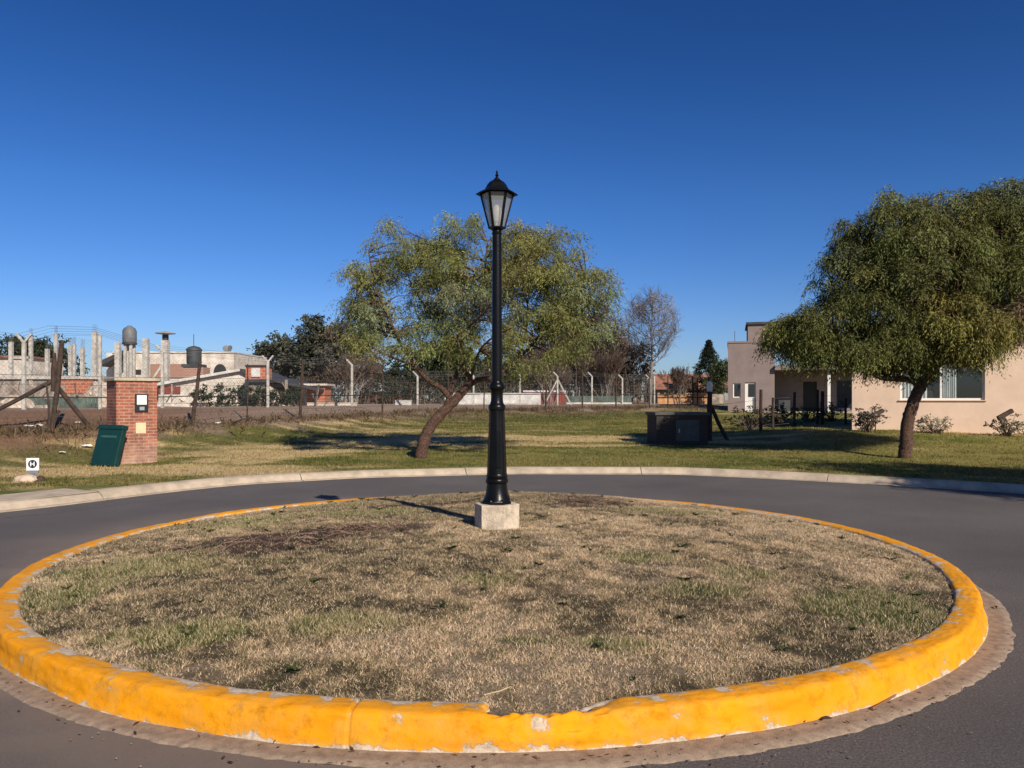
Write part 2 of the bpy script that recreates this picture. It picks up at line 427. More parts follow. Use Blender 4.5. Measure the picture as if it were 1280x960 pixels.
def kerb_paint():
    m, n, l, b = new_mat('yellow_kerb_paint')
    tc = n.new('ShaderNodeTexCoord')
    at = n.new('ShaderNodeAttribute'); at.attribute_name = 'wear'
    def noise(s, d=8, r=.6):
        z = n.new('ShaderNodeTexNoise'); z.inputs['Scale'].default_value = s; z.inputs['Detail'].default_value = d; z.inputs['Roughness'].default_value = r
        l.new(tc.outputs['Object'], z.inputs['Vector']); return z
    a = noise(6.5, 10, .66); fine = noise(45, 6, .7); v = noise(2.3, 5)
    s1 = n.new('ShaderNodeMath'); s1.operation = 'MULTIPLY_ADD'; s1.inputs[1].default_value = .55
    l.new(at.outputs['Fac'], s1.inputs[0]); l.new(a.outputs['Fac'], s1.inputs[2])
    chip = n.new('ShaderNodeMapRange'); chip.inputs[1].default_value = .690; chip.inputs[2].default_value = .712
    l.new(s1.outputs[0], chip.inputs[0])
    thin = n.new('ShaderNodeMapRange'); thin.inputs[1].default_value = .50; thin.inputs[2].default_value = .72; thin.inputs[4].default_value = .7
    l.new(s1.outputs[0], thin.inputs[0])
    yc = n.new('ShaderNodeValToRGB')
    yc.color_ramp.elements[0].position = .3; yc.color_ramp.elements[1].position = .7
    yc.color_ramp.elements[0].color = (.70, .255, .003, 1); yc.color_ramp.elements[1].color = (.86, .345, .005, 1)
    l.new(v.outputs['Fac'], yc.inputs['Fac'])
    mxa = n.new('ShaderNodeMix'); mxa.data_type = 'RGBA'; l.new(thin.outputs[0], mxa.inputs['Factor'])
    l.new(yc.outputs[0], mxa.inputs[6]); mxa.inputs[7].default_value = (.60, .31, .055, 1)
    cc = n.new('ShaderNodeValToRGB')
    cc.color_ramp.elements[0].position = .35; cc.color_ramp.elements[1].position = .65
    cc.color_ramp.elements[0].color = (.40, .31, .22, 1); cc.color_ramp.elements[1].color = (.66, .53, .39, 1)
    l.new(fine.outputs['Fac'], cc.inputs['Fac'])
    mx = n.new('ShaderNodeMix'); mx.data_type = 'RGBA'; l.new(chip.outputs[0], mx.inputs['Factor'])
    l.new(mxa.outputs[2], mx.inputs[6]); l.new(cc.outputs[0], mx.inputs[7])
    gr = noise(11, 9, .75)
    gm = n.new('ShaderNodeMapRange'); gm.inputs[1].default_value = .51; gm.inputs[2].default_value = .74; gm.inputs[3].default_value = 1.0; gm.inputs[4].default_value = .52
    l.new(gr.outputs['Fac'], gm.inputs[0])
    gv = n.new('ShaderNodeVectorMath'); gv.operation = 'SCALE'; l.new(mx.outputs[2], gv.inputs[0]); l.new(gm.outputs[0], gv.inputs['Scale'])
    l.new(gv.outputs[0], b.inputs['Base Color'])
    b.inputs['Roughness'].default_value = .75; b.inputs['Specular IOR Level'].default_value = .15
    hh = n.new('ShaderNodeMath'); hh.operation = 'MULTIPLY_ADD'; hh.inputs[1].default_value = -.8
    l.new(chip.outputs[0], hh.inputs[0]); l.new(fine.outputs['Fac'], hh.inputs[2])
    bp = n.new('ShaderNodeBump'); bp.inputs['Strength'].default_value = .55; bp.inputs['Distance'].default_value = .006
    l.new(hh.outputs[0], bp.inputs['Height']); l.new(bp.outputs['Normal'], b.inputs['Normal'])
    return m
M['kerb_paint'] = kerb_paint()
M['gutter'] = simple('dusty_gutter', (.275, .200, .140), .95, 0, .15, 17, .35, 120, grime=(.175, .128, .092))

# ------------------------------------------------------------------ mesh helpers
def tag(o, label=None, cat=None, group=None, kind=None):
    if label: o['label'] = label
    if cat: o['category'] = cat
    if group: o['group'] = group
    if kind: o['kind'] = kind
    return o

def empty(name, loc, rz=0., label=None, cat=None, group=None):
    o = bpy.data.objects.new(name, None)
    o.empty_display_size = .2
    COL.objects.link(o)
    o.location = loc; o.rotation_euler = (0, 0, rz)
    return tag(o, label, cat, group)

def link(name, me, mat, parent=None, smooth=False):
    o = bpy.data.objects.new(name, me)
    COL.objects.link(o)
    if mat: me.materials.append(mat)
    if parent: o.parent = parent
    if smooth:
        me.polygons.foreach_set('use_smooth', np.ones(len(me.polygons), bool))
    return o

def fast_mesh(name, verts, faces, colors=None, attr='tint'):
    """verts (N,3); faces (F,k)"""
    verts = np.asarray(verts, np.float32); faces = np.asarray(faces, np.int32)
    me = bpy.data.meshes.new(name)
    me.vertices.add(len(verts)); me.vertices.foreach_set('co', verts.ravel())
    k = faces.shape[1]
    me.loops.add(faces.size); me.loops.foreach_set('vertex_index', faces.ravel())
    me.polygons.add(len(faces)); me.polygons.foreach_set('loop_start', np.arange(0, faces.size, k, dtype=np.int32))
    me.update(calc_edges=True)
    if colors is not None:
        a = me.attributes.new(attr, 'FLOAT_COLOR', 'POINT')
        c = np.ones((len(verts), 4), np.float32); c[:, :3] = colors
        a.data.foreach_set('color', c.ravel())
    me.validate()
    return me

class MB:
    def __init__(s): s.v = []; s.f = []
    def add(s, vs, fs):
        b = len(s.v); s.v += [tuple(v) for v in vs]; s.f += [tuple(b + i for i in f) for f in fs]; return s
    def box(s, x0, x1, y0, y1, z0, z1):
        return s.add([(x0, y0, z0), (x1, y0, z0), (x1, y1, z0), (x0, y1, z0), (x0, y0, z1), (x1, y0, z1), (x1, y1, z1), (x0, y1, z1)],
                     [(3, 2, 1, 0), (4, 5, 6, 7), (0, 1, 5, 4), (1, 2, 6, 5), (2, 3, 7, 6), (3, 0, 4, 7)])
    def obb(s, c, ax, ay, az):
        c = Vector(c); ax = Vector(ax); ay = Vector(ay); az = Vector(az)
        vs = [c + i * ax + j * ay + k * az for k in (-1, 1) for (i, j) in ((-1, -1), (1, -1), (1, 1), (-1, 1))]
        return s.add(vs, [(3, 2, 1, 0), (4, 5, 6, 7), (0, 1, 5, 4), (1, 2, 6, 5), (2, 3, 7, 6), (3, 0, 4, 7)])
    def bar(s, a, b, w, h=None):
        a = Vector(a); b = Vector(b); h = h or w
        d = (b - a); L = d.length; d.normalize()
        u = d.cross(Vector((0, 0, 1)))
        if u.length < 1e-3: u = Vector((1, 0, 0))
        u.normalize(); v = u.cross(d)
        return s.obb((a + b) / 2, d * L / 2, u * w / 2, v * h / 2)
    def tube(s, pts, rad, n=8, cap=True):
        pts = [Vector(p) for p in pts]
        if not hasattr(rad, '__len__'): rad = [rad] * len(pts)
        b = len(s.v); u = None
        for i, p in enumerate(pts):
            d = (pts[min(i + 1, len(pts) - 1)] - pts[max(i - 1, 0)])
            if d.length < 1e-9: d = Vector((0, 0, 1))
            d.normalize()
            if u is None:
                u = d.cross(Vector((.3, .9, .1)))
                if u.length < 1e-3: u = d.cross(Vector((1, 0, 0)))
            u = (u - d * u.dot(d))
            if u.length < 1e-6: u = d.cross(Vector((1, 0, .2)))
            u.normalize(); w = d.cross(u)
            for k in range(n):
                a = 2 * math.pi * k / n
                q = p + (u * math.cos(a) + w * math.sin(a)) * rad[i]
                s.v.append(tuple(q))
        for i in range(len(pts) - 1):
            for k in range(n):
                s.f.append((b + i * n + k, b + i * n + (k + 1) % n, b + (i + 1) * n + (k + 1) % n, b + (i + 1) * n + k))
        if cap:
            s.f.append(tuple(b + k for k in range(n))[::-1]); e = b + (len(pts) - 1) * n
            s.f.append(tuple(e + k for k in range(n)))
        return s
    def lathe(s, prof, n=24, c=(0, 0), ph=0., cap=True):
        b = len(s.v)
        for (r, z) in prof:
            for k in range(n):
                a = 2 * math.pi * k / n + ph
                s.v.append((c[0] + r * math.cos(a), c[1] + r * math.sin(a), z))
        for i in range(len(prof) - 1):
            for k in range(n):
                s.f.append((b + i * n + k, b + i * n + (k + 1) % n, b + (i + 1) * n + (k + 1) % n, b + (i + 1) * n + k))
        if cap:
            s.f.append(tuple(b + k for k in range(n))[::-1]); e = b + (len(prof) - 1) * n
            s.f.append(tuple(e + k for k in range(n)))
        return s
    def prism(s, poly, y0, y1):
        """poly: (x, z) outline, extruded along y"""
        n = len(poly)
        vs = [(x, y0, z) for x, z in poly] + [(x, y1, z) for x, z in poly]
        return s.add(vs, [tuple(range(n)), tuple(range(2 * n - 1, n - 1, -1))] + [(i, n + i, n + (i + 1) % n, (i + 1) % n) for i in range(n)])
    def mesh(s, name):
        me = bpy.data.meshes.new(name); me.from_pydata(s.v, [], s.f); me.update()
        return me
    def build(s, name, mat, parent=None, smooth=False, bevel=0, label=None, recalc=True):
        me = s.mesh(name)
        if recalc:
            import bmesh
            bm = bmesh.new(); bm.from_mesh(me); bmesh.ops.recalc_face_normals(bm, faces=bm.faces); bm.to_mesh(me); bm.free()
        o = link(name, me, mat, parent)
        if smooth:
            me.polygons.foreach_set('use_smooth', np.ones(len(me.polygons), bool))
            me.set_sharp_from_angle(angle=R(40))
        if bevel:
            bv = o.modifiers.new('bevel', 'BEVEL'); bv.width = bevel; bv.segments = 2; bv.limit_method = 'ANGLE'
        if label: o['label'] = label
        return o

def curve(pts, n=6):
    """Catmull-Rom through pts"""
    P = [Vector(p) for p in pts]
    P = [P[0] * 2 - P[1]] + P + [P[-1] * 2 - P[-2]]
    o = []
    for i in range(1, len(P) - 2):
        for k in range(n):
            t = k / n
            o.append(.5 * ((2 * P[i]) + (P[i + 1] - P[i - 1]) * t + (2 * P[i - 1] - 5 * P[i] + 4 * P[i + 1] - P[i + 2]) * t * t + (3 * P[i] - P[i - 1] - 3 * P[i + 1] + P[i + 2]) * t ** 3))
    o.append(P[-2])
    return o

# ================================================================== GROUND
def build_road():
    xs = np.concatenate([np.linspace(-300, -60, 9)[:-1], np.linspace(-60, 60, 241), np.linspace(60, 300, 9)[1:]])
    rows = []
    ky = kerb_y(xs)
    vs = []; nr = 40
    for j in range(nr):
        f = j / (nr - 1)
        y = -120 + (ky + .05 + 120) * f
        vs.append(np.stack([xs, y, np.zeros_like(xs)], 1))
    vs = np.concatenate(vs)
    n = len(xs)
    i, j = np.meshgrid(np.arange(n - 1), np.arange(nr - 1))
    a = (j * n + i).ravel()
    me = fast_mesh('road', vs, np.stack([a, a + 1, a + n + 1, a + n], 1))
    tag(link('road', me, M['asphalt']), kind='structure')
build_road()

def build_terrain():
    xs = np.concatenate([np.linspace(-60, -22, 60)[:-1], np.linspace(-22, 24, 400), np.linspace(24, 60, 60)[1:]])
    ts = np.concatenate([[.16], .16 + np.cumsum(np.concatenate([np.full(240, .17), .17 * 1.06 ** np.arange(1, 110)]))])
    ts = ts[ts < 4000]
    ts = np.append(ts, 4500)
    X = xs[None, :] * (1 + ts[:, None] * .028)
    Y = kerb_y(xs)[None, :] + ts[:, None]
    # height and colour read at the true place
    Z = hgt(X, Y)
    Z = np.where(ts[:, None] < .2, .118, Z)
    C = lawn_col(X.ravel(), Y.ravel())
    n = len(xs)
    vs = np.stack([X.ravel(), Y.ravel(), Z.ravel()], 1)
    i, j = np.meshgrid(np.arange(n - 1), np.arange(len(ts) - 1))
    a = (j * n + i).ravel()
    me = fast_mesh('ground', vs, np.stack([a, a + 1, a + n + 1, a + n], 1), C)
    tag(link('ground', me, M['lawn'], smooth=True), kind='structure')
build_terrain()

def road_seam():
    x = np.linspace(-14, -5.2, 120); y = kerb_y(x); off = .62 + .06 * (x + 9)
    tx = np.gradient(x); ty = np.gradient(y); nn = np.hypot(tx, ty); nx = ty / nn; ny = -tx / nn
    w = .018 + .014 * vnoise(x * 9, x * 0, 3)
    a = np.stack([x + nx * off, y + ny * off, np.full_like(x, .004)], 1); b = np.stack([x + nx * (off + w), y + ny * (off + w), np.full_like(x, .004)], 1)
    vs = np.concatenate([a, b]); i = np.arange(len(x) - 1); m = len(x)
    me = fast_mesh('road_seam', vs, np.stack([i, i + m, i + m + 1, i + 1], 1))
    tag(link('road_seam', me, simple('pale_seam', (.17, .155, .14), .9, 0, .3, 8)), kind='structure')
road_seam()

def sweep_kerb():
    """pale concrete kerb along the outer edge of the road, in poured lengths"""
    mb = MB()
    x = np.linspace(-60, 60, 24001); y = kerb_y(x)
    s = np.concatenate([[0], np.cumsum(np.hypot(np.diff(x), np.diff(y)))])
    L = s[-1]; seg = 3.4; rng = random.Random(4)
    p0 = 0.
    while p0 < L - .1:
        ln = seg + rng.uniform(-.5, .5)
        p1 = min(p0 + ln, L)
        q = np.linspace(p0 + .008, p1 - .008, 14)
        xx = np.interp(q, s, x); yy = np.interp(q, s, y)
        tx = np.gradient(xx); ty = np.gradient(yy); nn = np.hypot(tx, ty); nx = -ty / nn; ny = tx / nn
        xa = np.interp(p0, s, x)
        wide = .21 + .80 * float(sstep(-6.3, -7.5, xa))
        prof = [(-.12, -.02), (-.12, .010), (-.02, .018), (.035, .072), (.08, .106), (.13, .126), (.155, .132), (wide - .02, .134), (wide, .122), (wide, -.02)]
        b = len(mb.v); npf = len(prof)
        dz = rng.uniform(-.006, .006)
        for k in range(14):
            for (o, z) in prof:
                mb.v.append((xx[k] + nx[k] * o, yy[k] + ny[k] * o, z + (dz if z > .05 else 0)))
        for k in range(13):
            for j in range(npf - 1):
                mb.f.append((b + k * npf + j, b + (k + 1) * npf + j, b + (k + 1) * npf + j + 1, b + k * npf + j + 1))
        mb.f.append(tuple(b + j for j in range(npf))); mb.f.append(tuple(b + 13 * npf + j for j in range(npf))[::-1])
        p0 = p1
    tag(mb.build('outer_kerb', M['concrete_kerb']), kind='structure')
sweep_kerb()

def island_kerb():
    n = 2600
    th = np.linspace(0, 2 * np.pi, n, endpoint=False)
    prof = [(.012, -.02), (.012, .004), (.006, .02), (.001, .045), (-.004, .075), (-.009, .105), (-.014, .132), (-.020, .150), (-.030, .161), (-.045, .167),
            (-.065, .169), (-.09, .170), (-.115, .169), (-.14, .168), (-.165, .166), (-.183, .161), (-.195, .147), (-.198, .10), (-.198, .0)]
    wearp = [.62, .56, .30, .12, .09, .09, .08, .08, .09, .09, .11, .13, .18, .24, .30, .36, .42, .45, .5]
    q0 = np.arange(len(prof)); q1 = np.linspace(0, len(prof) - 1, 2 * len(prof) - 1)
    pr = np.array(prof); prof = list(zip(np.interp(q1, q0, pr[:, 0]), np.interp(q1, q0, pr[:, 1]))); wearp = np.interp(q1, q0, wearp)
    vs = []; we = []
    for (o, z), w in zip(prof, wearp):
        cx = np.cos(th); sy = np.sin(th)
        u = th * RI
        rr = RI + o + (vnoise(u * 1.7, np.full(n, z * 14), 3) - .5) * .020 + (vnoise(u * 9, np.full(n, z * 40), 6) - .5) * .008 + (vnoise(u * 26, np.full(n, z * 90), 66) - .5) * .004
        zz = z + (vnoise(u * 1.1, np.full(n, o * 8), 8) - .5) * .010 * (z > .02) + (vnoise(u * 14, np.full(n, o * 60), 11) - .5) * .005 * (z > .1)
        x = CX + rr * cx
        front = sy < -.8
        joint = np.exp(-(((u - .74) % 5.2275 - 2.61) / .006) ** 2) * (z > .01)
        rr = rr - joint * .010 * (o > -.03); zz = zz - joint * .012 * (o < -.015)
        # broken stretch at the front: inner half crumbled away
        dmg = sstep(-.13, -.10, x + .0 + (vnoise(np.full(n, o * 50), u * 4, 14) - .5) * .05) * sstep(.56, .20, x) * front
        jag = vnoise(u * 16, np.full(n, o * 45), 15) * .035
        k = float(sstep(-.03, -.13, o))
        zz = zz - dmg * (k * (.040 + jag) + (0.012 * (z > .1)) + (fbm(u * 14, np.full(n, o * 60), 19) - .5) * .075 * (z > .09)) * (z > .05)
        # a few knocked corners
        chips = sstep(.70, .80, vnoise(u * 1.4, np.full(n, 3.3), 21)) * (z > .13) * sstep(-.0, -.03, o) * sstep(-.09, -.05, o)
        zz = zz - chips * .008
        vs.append(np.stack([CX + rr * cx, CY + rr * sy, zz], 1))
        lw = w + joint * .16 + dmg * k * .12 + sstep(.45, .8, vnoise(u * .35, np.full(n, 7.7), 25)) * .12 * (o < -.07) + sstep(.5, .85, vnoise(u * .6, np.full(n, 1.7), 26)) * .10 + sstep(.3, .9, sy) * -.12 + dmg * (fbm(u * 9, np.full(n, o * 30), 51) - .40) * .32 * (z > .09)
        we.append(lw + np.zeros(n))
    vs = np.concatenate(vs); we = np.concatenate(we)
    m = len(prof)
    i, j = np.meshgrid(np.arange(n), np.arange(m - 1))
    a = (j * n + i).ravel(); b2 = (j * n + (i + 1) % n).ravel()
    me = fast_mesh('yellow_kerb', vs, np.stack([a, b2, b2 + n, a + n], 1))
    at = me.attributes.new('wear', 'FLOAT', 'POINT'); at.data.foreach_set('value', we.astype(np.float32))
    o = tag(link('roundabout_kerb', me, M['kerb_paint'], smooth=True), kind='structure')
    # gutter strip at its foot
    n2 = 3000
    th = np.linspace(0, 2 * np.pi, n2, endpoint=False); u = th * RI
    vs = []
    for q, (o, z) in enumerate([(-.03, .0100), (.035, .0095), (.08, .0090), (.125, .0086), (.130, -.004)]):
        wv = (fbm(u * .9, np.zeros(n2), 33, 2) - .5) * .07 + (fbm(u * 14, np.zeros(n2), 37, 5) - .5) * .034
        rr = RI + o * (1 + .3 * np.sin(th * 1 + 2.2)) + (wv if q > 2 else 0)
        vs.append(np.stack([CX + rr * np.cos(th), CY + rr * np.sin(th), np.full(n2, z)], 1))
    vs = np.concatenate(vs)
    i, j = np.meshgrid(np.arange(n2), np.arange(4)); a = (j * n2 + i).ravel(); b2 = (j * n2 + (i + 1) % n2).ravel()
    me = fast_mesh('gutter', vs, np.stack([a, b2, b2 + n2, a + n2], 1))
    tag(link('gutter', me, M['gutter']), kind='structure')
island_kerb()

def island_ground():
    nr, na = 150, 420
    r = np.linspace(0, RI - .07, nr); th = np.linspace(0, 2 * np.pi, na, endpoint=False)
    X = CX + r[:, None] * np.cos(th); Y = CY + r[:, None] * np.sin(th)
    Z = isl_h(X, Y)
    # soil sinks behind the broken kerb
    Z = Z - .035 * sstep(-.1, .1, X) * sstep(.7, .4, X) * sstep(4.0, 3.75, Y)
    C = isl_col(X.ravel(), Y.ravel())
    i, j = np.meshgrid(np.arange(na), np.arange(nr - 1)); a = (j * na + i).ravel(); b = (j * na + (i + 1) % na).ravel()
    me = fast_mesh('roundabout_ground', np.stack([X.ravel(), Y.ravel(), Z.ravel()], 1), np.stack([a, b, b + na, a + na], 1), C * .50)  # tint halved: shade beneath the thatch is put into the soil colour
    tag(link('roundabout_ground', me, M['turf'], smooth=True), kind='structure')
island_ground()

def blades(name, x, y, z, col, ln, wd, lean, rng, mat):
    n = len(x)
    az = rng.uniform(0, 2 * np.pi, n); fz = rng.uniform(0, 2 * np.pi, n)
    le = lean
    dx = np.cos(az) * np.sin(le); dy = np.sin(az) * np.sin(le); dz = np.cos(le)
    wx = np.cos(fz) * wd * .5; wy = np.sin(fz) * wd * .5
    p0 = np.stack([x - wx, y - wy, z - .004], 1); p1 = np.stack([x + wx, y + wy, z - .004], 1)
    mid = np.stack([x + dx * ln * .55 , y + dy * ln * .55, z + dz * ln * .62], 1)
    p2 = mid + np.stack([wx, wy, np.zeros(n)], 1) * .8; p2b = mid - np.stack([wx, wy, np.zeros(n)], 1) * .8
    p3 = np.stack([x + dx * ln, y + dy * ln, z + dz * ln * .95 - .10 * ln], 1)
    vs = np.stack([p0, p1, p2, p3, p2b], 1).reshape(-1, 3)
    fs = np.arange(n * 5, dtype=np.int32).reshape(-1, 5)
    me = fast_mesh(name, vs, fs, np.repeat(col, 5, axis=0))
    return link(name, me, mat)

def fine_blades(name, x, y, z, col, ln, wd, lean, rng, mat):
    n = len(x)
    az = rng.uniform(0, 2 * np.pi, n); fz = rng.uniform(0, 2 * np.pi, n)
    dx = np.cos(az) * np.sin(lean); dy = np.sin(az) * np.sin(lean); dz = np.cos(lean)
    wx = np.cos(fz) * wd * .5; wy = np.sin(fz) * wd * .5
    p0 = np.stack([x - wx, y - wy, z - .003], 1); p1 = np.stack([x + wx, y + wy, z - .003], 1)
    p2 = np.stack([x + dx * ln, y + dy * ln, z + dz * ln], 1)
    vs = np.stack([p0, p1, p2], 1).reshape(-1, 3)
    me = fast_mesh(name, vs, np.arange(n * 3, dtype=np.int32).reshape(-1, 3), np.repeat(col, 3, axis=0))
    return link(name, me, mat)

def island_grass():
    rng = np.random.default_rng(5)
    n = 2500000
    r = (RI - .175) * np.sqrt(rng.uniform(0, 1, n)); a = rng.uniform(0, 2 * np.pi, n)
    x = CX + r * np.cos(a); y = CY + r * np.sin(a)
    bare = patch(x, y, ISL_DIRT, 66)
    keep = rng.uniform(0, 1, n) > bare * .78
    tuft = fbm(x * 6, y * 6, 90, 3)
    keep &= rng.uniform(0, 1, n) < .30 + 1.0 * sstep(.3, .62, tuft)
    keep &= rng.uniform(0, 1, n) < .22 + 1.1 * sstep(.33, .56, fbm(x * 15, y * 15, 190, 2))
    keep &= np.hypot(x - CX - .02, y - CY) > .21
    x = x[keep]; y = y[keep]; n = len(x)
    c = isl_col(x, y)
    g = patch(x, y, ISL_GREEN, 60); tf = fbm(x * 6, y * 6, 90, 3)
    pick = rng.uniform(0, 1, n)
    c = np.where((pick < .34)[:, None], c * .30 + PALE * .95, c * 1.08)
    c = np.where(((pick > .80) & (pick < .80 + .10 + .1 * g))[:, None], GREEN * 1.1, c)
    c = np.where(((pick > .60) & (pick < .72))[:, None], OLIVE * .8, c)
    c = c * rng.uniform(.58, 1.60, n)[:, None]
    ln = rng.uniform(.010, .029, n) * (1 + .5 * g) * (.75 + .7 * tf)
    ln *= np.where(bare[keep] > .5, .7, 1)
    lean = np.clip(rng.normal(1.08, .34, n), .05, 1.5) * (1 - .35 * g)
    z = isl_h(x, y) - .035 * sstep(-.1, .1, x) * sstep(.7, .4, x) * sstep(4.0, 3.75, y)
    o = fine_blades('grass', x, y, z, c, ln, rng.uniform(.0026, .0056, n), lean, rng, M['grass'])
    tag(o, kind='stuff')
    # dry twigs lying on the bare patches
    m = 260
    k = rng.integers(0, 3, m); ctr = np.array(ISL_DIRT)[k]
    tx = ctr[:, 0] + rng.normal(0, .42, m) * ctr[:, 2]; ty = ctr[:, 1] + rng.normal(0, .45, m) * ctr[:, 3] 
    mb = MB()
    for i in range(m):
        L = rng.uniform(.04, .20); aa = rng.uniform(0, 6.28)
        z0 = float(isl_h(tx[i], ty[i]))
        d = Vector((math.cos(aa), math.sin(aa), 0)) * L / 2
        mb.tube([Vector((tx[i], ty[i], z0 + .008)) - d, Vector((tx[i], ty[i], z0 + .02 + rng.uniform(0, .015))), Vector((tx[i], ty[i], z0 + rng.uniform(.004, .04))) + d], [.0035, .003, .0015], 4)
    o = mb.build('dry_twigs', simple('dry_twig', (.21, .130, .094), .9, 0, .5, 3), recalc=False)
    tag(o, kind='stuff')
island_grass()

def island_bits():
    """low broad-leaved weeds and fallen leaves scattered over the turf"""
    rng = np.random.default_rng(77)
    V = []; F = []; C = []
    def leaf(p, d, L, w, lift, col):
        b = len(V); s = np.array([-d[1], d[0], 0])
        V.extend([p, p + d * L * .5 + s * w + [0, 0, lift * .8], p + d * L + [0, 0, lift], p + d * L * .5 - s * w + [0, 0, lift * .8]])
        F.append((b, b + 1, b + 2, b + 3)); C.extend([col] * 4)
    for i in range(120):
        r = (RI - .25) * math.sqrt(rng.uniform()); a = rng.uniform(0, 6.283)
        x, y = CX + r * math.cos(a), CY + r * math.sin(a); z = float(isl_h(x, y)) + .008
        if math.hypot(x + .15, y - 7.63) < .3: continue
        R0 = rng.uniform(.025, .075); col = np.array([.045, .065, .018]) * rng.uniform(.6, 1.5)
        for k in range(rng.integers(6, 15)):
            t = rng.uniform(0, 6.283); leaf(np.array([x, y, z]), np.array([math.cos(t), math.sin(t), 0]), R0 * rng.uniform(.5, 1.2), R0 * .17, rng.uniform(.005, .03), col * rng.uniform(.8, 1.25))
    for i in range(420):
        if rng.uniform() < .75:
            r = (RI - .22) * math.sqrt(rng.uniform()); a = rng.uniform(0, 6.283)
            x, y = CX + r * math.cos(a), CY + r * math.sin(a); z = float(isl_h(x, y)) + rng.uniform(.012, .026)
        else:
            a = -1.57 + rng.normal(0, .8); r = RI + .02 + abs(rng.normal(0, .12)); x, y = CX + r * math.cos(a), CY + r * math.sin(a); z = .014
        t = rng.uniform(0, 6.283)
        leaf(np.array([x, y, z]), np.array([math.cos(t), math.sin(t), 0]), rng.uniform(.015, .042), rng.uniform(.003, .009), rng.uniform(-.002, .012), np.array([.10, .055, .03]) * rng.uniform(.5, 2.0))
    me = fast_mesh('low_weeds', np.array(V), np.array(F), np.array(C))
    tag(link('low_weeds', me, M['grass']), kind='stuff')
island_bits()

def lawn_grass():
    rng = np.random.default_rng(8)
    n = 430000
    d = 10 + 42 * rng.uniform(0, 1, n) ** 1.7
    px = rng.uniform(-110, 1390, n)
    x = (px - 640) / 960 * d; y = d
    t = y - kerb_y(x)
    df = (fence_y(x) - y) * .5
    keep = (t > .42) & (df > -1)
    keep &= ~(t < .42 + 1.9 * sstep(-6.2, -7.5, x))
    nn = fbm(x * 1.6, y * 2.2, 95, 3)
    keep &= rng.uniform(0, 1, n) < .3 + 1.2 * sstep(.3, .6, nn)
    keep &= rng.uniform(0, 1, n) < 1 - .72 * sstep(2.0, .8, df + (nn - .5) * 3)
    keep &= ~((x > 11.4) & (y > 25.9))
    x = x[keep]; y = y[keep]; n = len(x)
    c = lawn_col(x, y)
    pick = rng.uniform(0, 1, n)
    c = np.where((pick < .14)[:, None], np.array([.34, .25, .11]), c)
    c = c * rng.uniform(.6, 1.3, n)[:, None]
    far = np.clip(y / 20, .7, 2.0)
    ln = rng.uniform(.03, .075, n) * (1 + .3 * (far - 1))
    lean = np.clip(rng.normal(.75, .35, n), .05, 1.4)
    o = blades('lawn_grass', x, y, hgt(x, y), c, ln, rng.uniform(.007, .014, n) * far, lean, rng, M['grass'])
    tag(o, kind='stuff')
    # rough weeds along the fence
    m = 26000
    xs = rng.uniform(-16, 14, m); dfw = np.clip(rng.normal(.6, 1.1, m), -2.5, 3.2)
    ys = fence_y(xs) - dfw / .5
    keep = (ys > kerb_y(xs) + 1) & (fbm(xs * 1.1, ys * .7, 99, 3) > .44)
    xs = xs[keep]; ys = ys[keep]; m = len(xs)
    cc = lerp(np.array([.21, .135, .085]), np.array([.10, .095, .03]), rng.uniform(0, 1, m) ** 2.2) * rng.uniform(.6, 1.2, m)[:, None]
    o = blades('weeds', xs, ys, hgt(xs, ys), cc, rng.uniform(.10, .34, m), rng.uniform(.010, .022, m), np.clip(rng.normal(.6, .35, m), 0, 1.3), rng, M['grass'])
    tag(o, kind='stuff')
lawn_grass()

def gravel():
    rng = random.Random(12)
    mb = MB()
    for i in range(260):
        a = rng.uniform(0, 2 * math.pi)
        a = -math.pi / 2 + rng.gauss(0, .75)
        r = RI + .03 + abs(rng.gauss(0, .22))
        x = CX + r * math.cos(a); y = CY + r * math.sin(a)
        s = rng.choice([.002, .003, .003, .004, .005, .007])
        vs = []
        for (dx, dy, dz) in ((1, 0, 0), (-1, 0, 0), (0, 1, 0), (0, -1, 0), (0, 0, .9), (0, 0, -.7)):
            vs.append((x + dx * s * rng.uniform(.7, 1.3), y + dy * s * rng.uniform(.7, 1.3), .012 + dz * s))
        mb.add(vs, [(0, 2, 4), (2, 1, 4), (1, 3, 4), (3, 0, 4), (2, 0, 5), (1, 2, 5), (3, 1, 5), (0, 3, 5)])
    tag(mb.build('gravel', simple('grit', (.17, .135, .11), .9, 0, .5, 30), recalc=False), kind='stuff')
gravel()

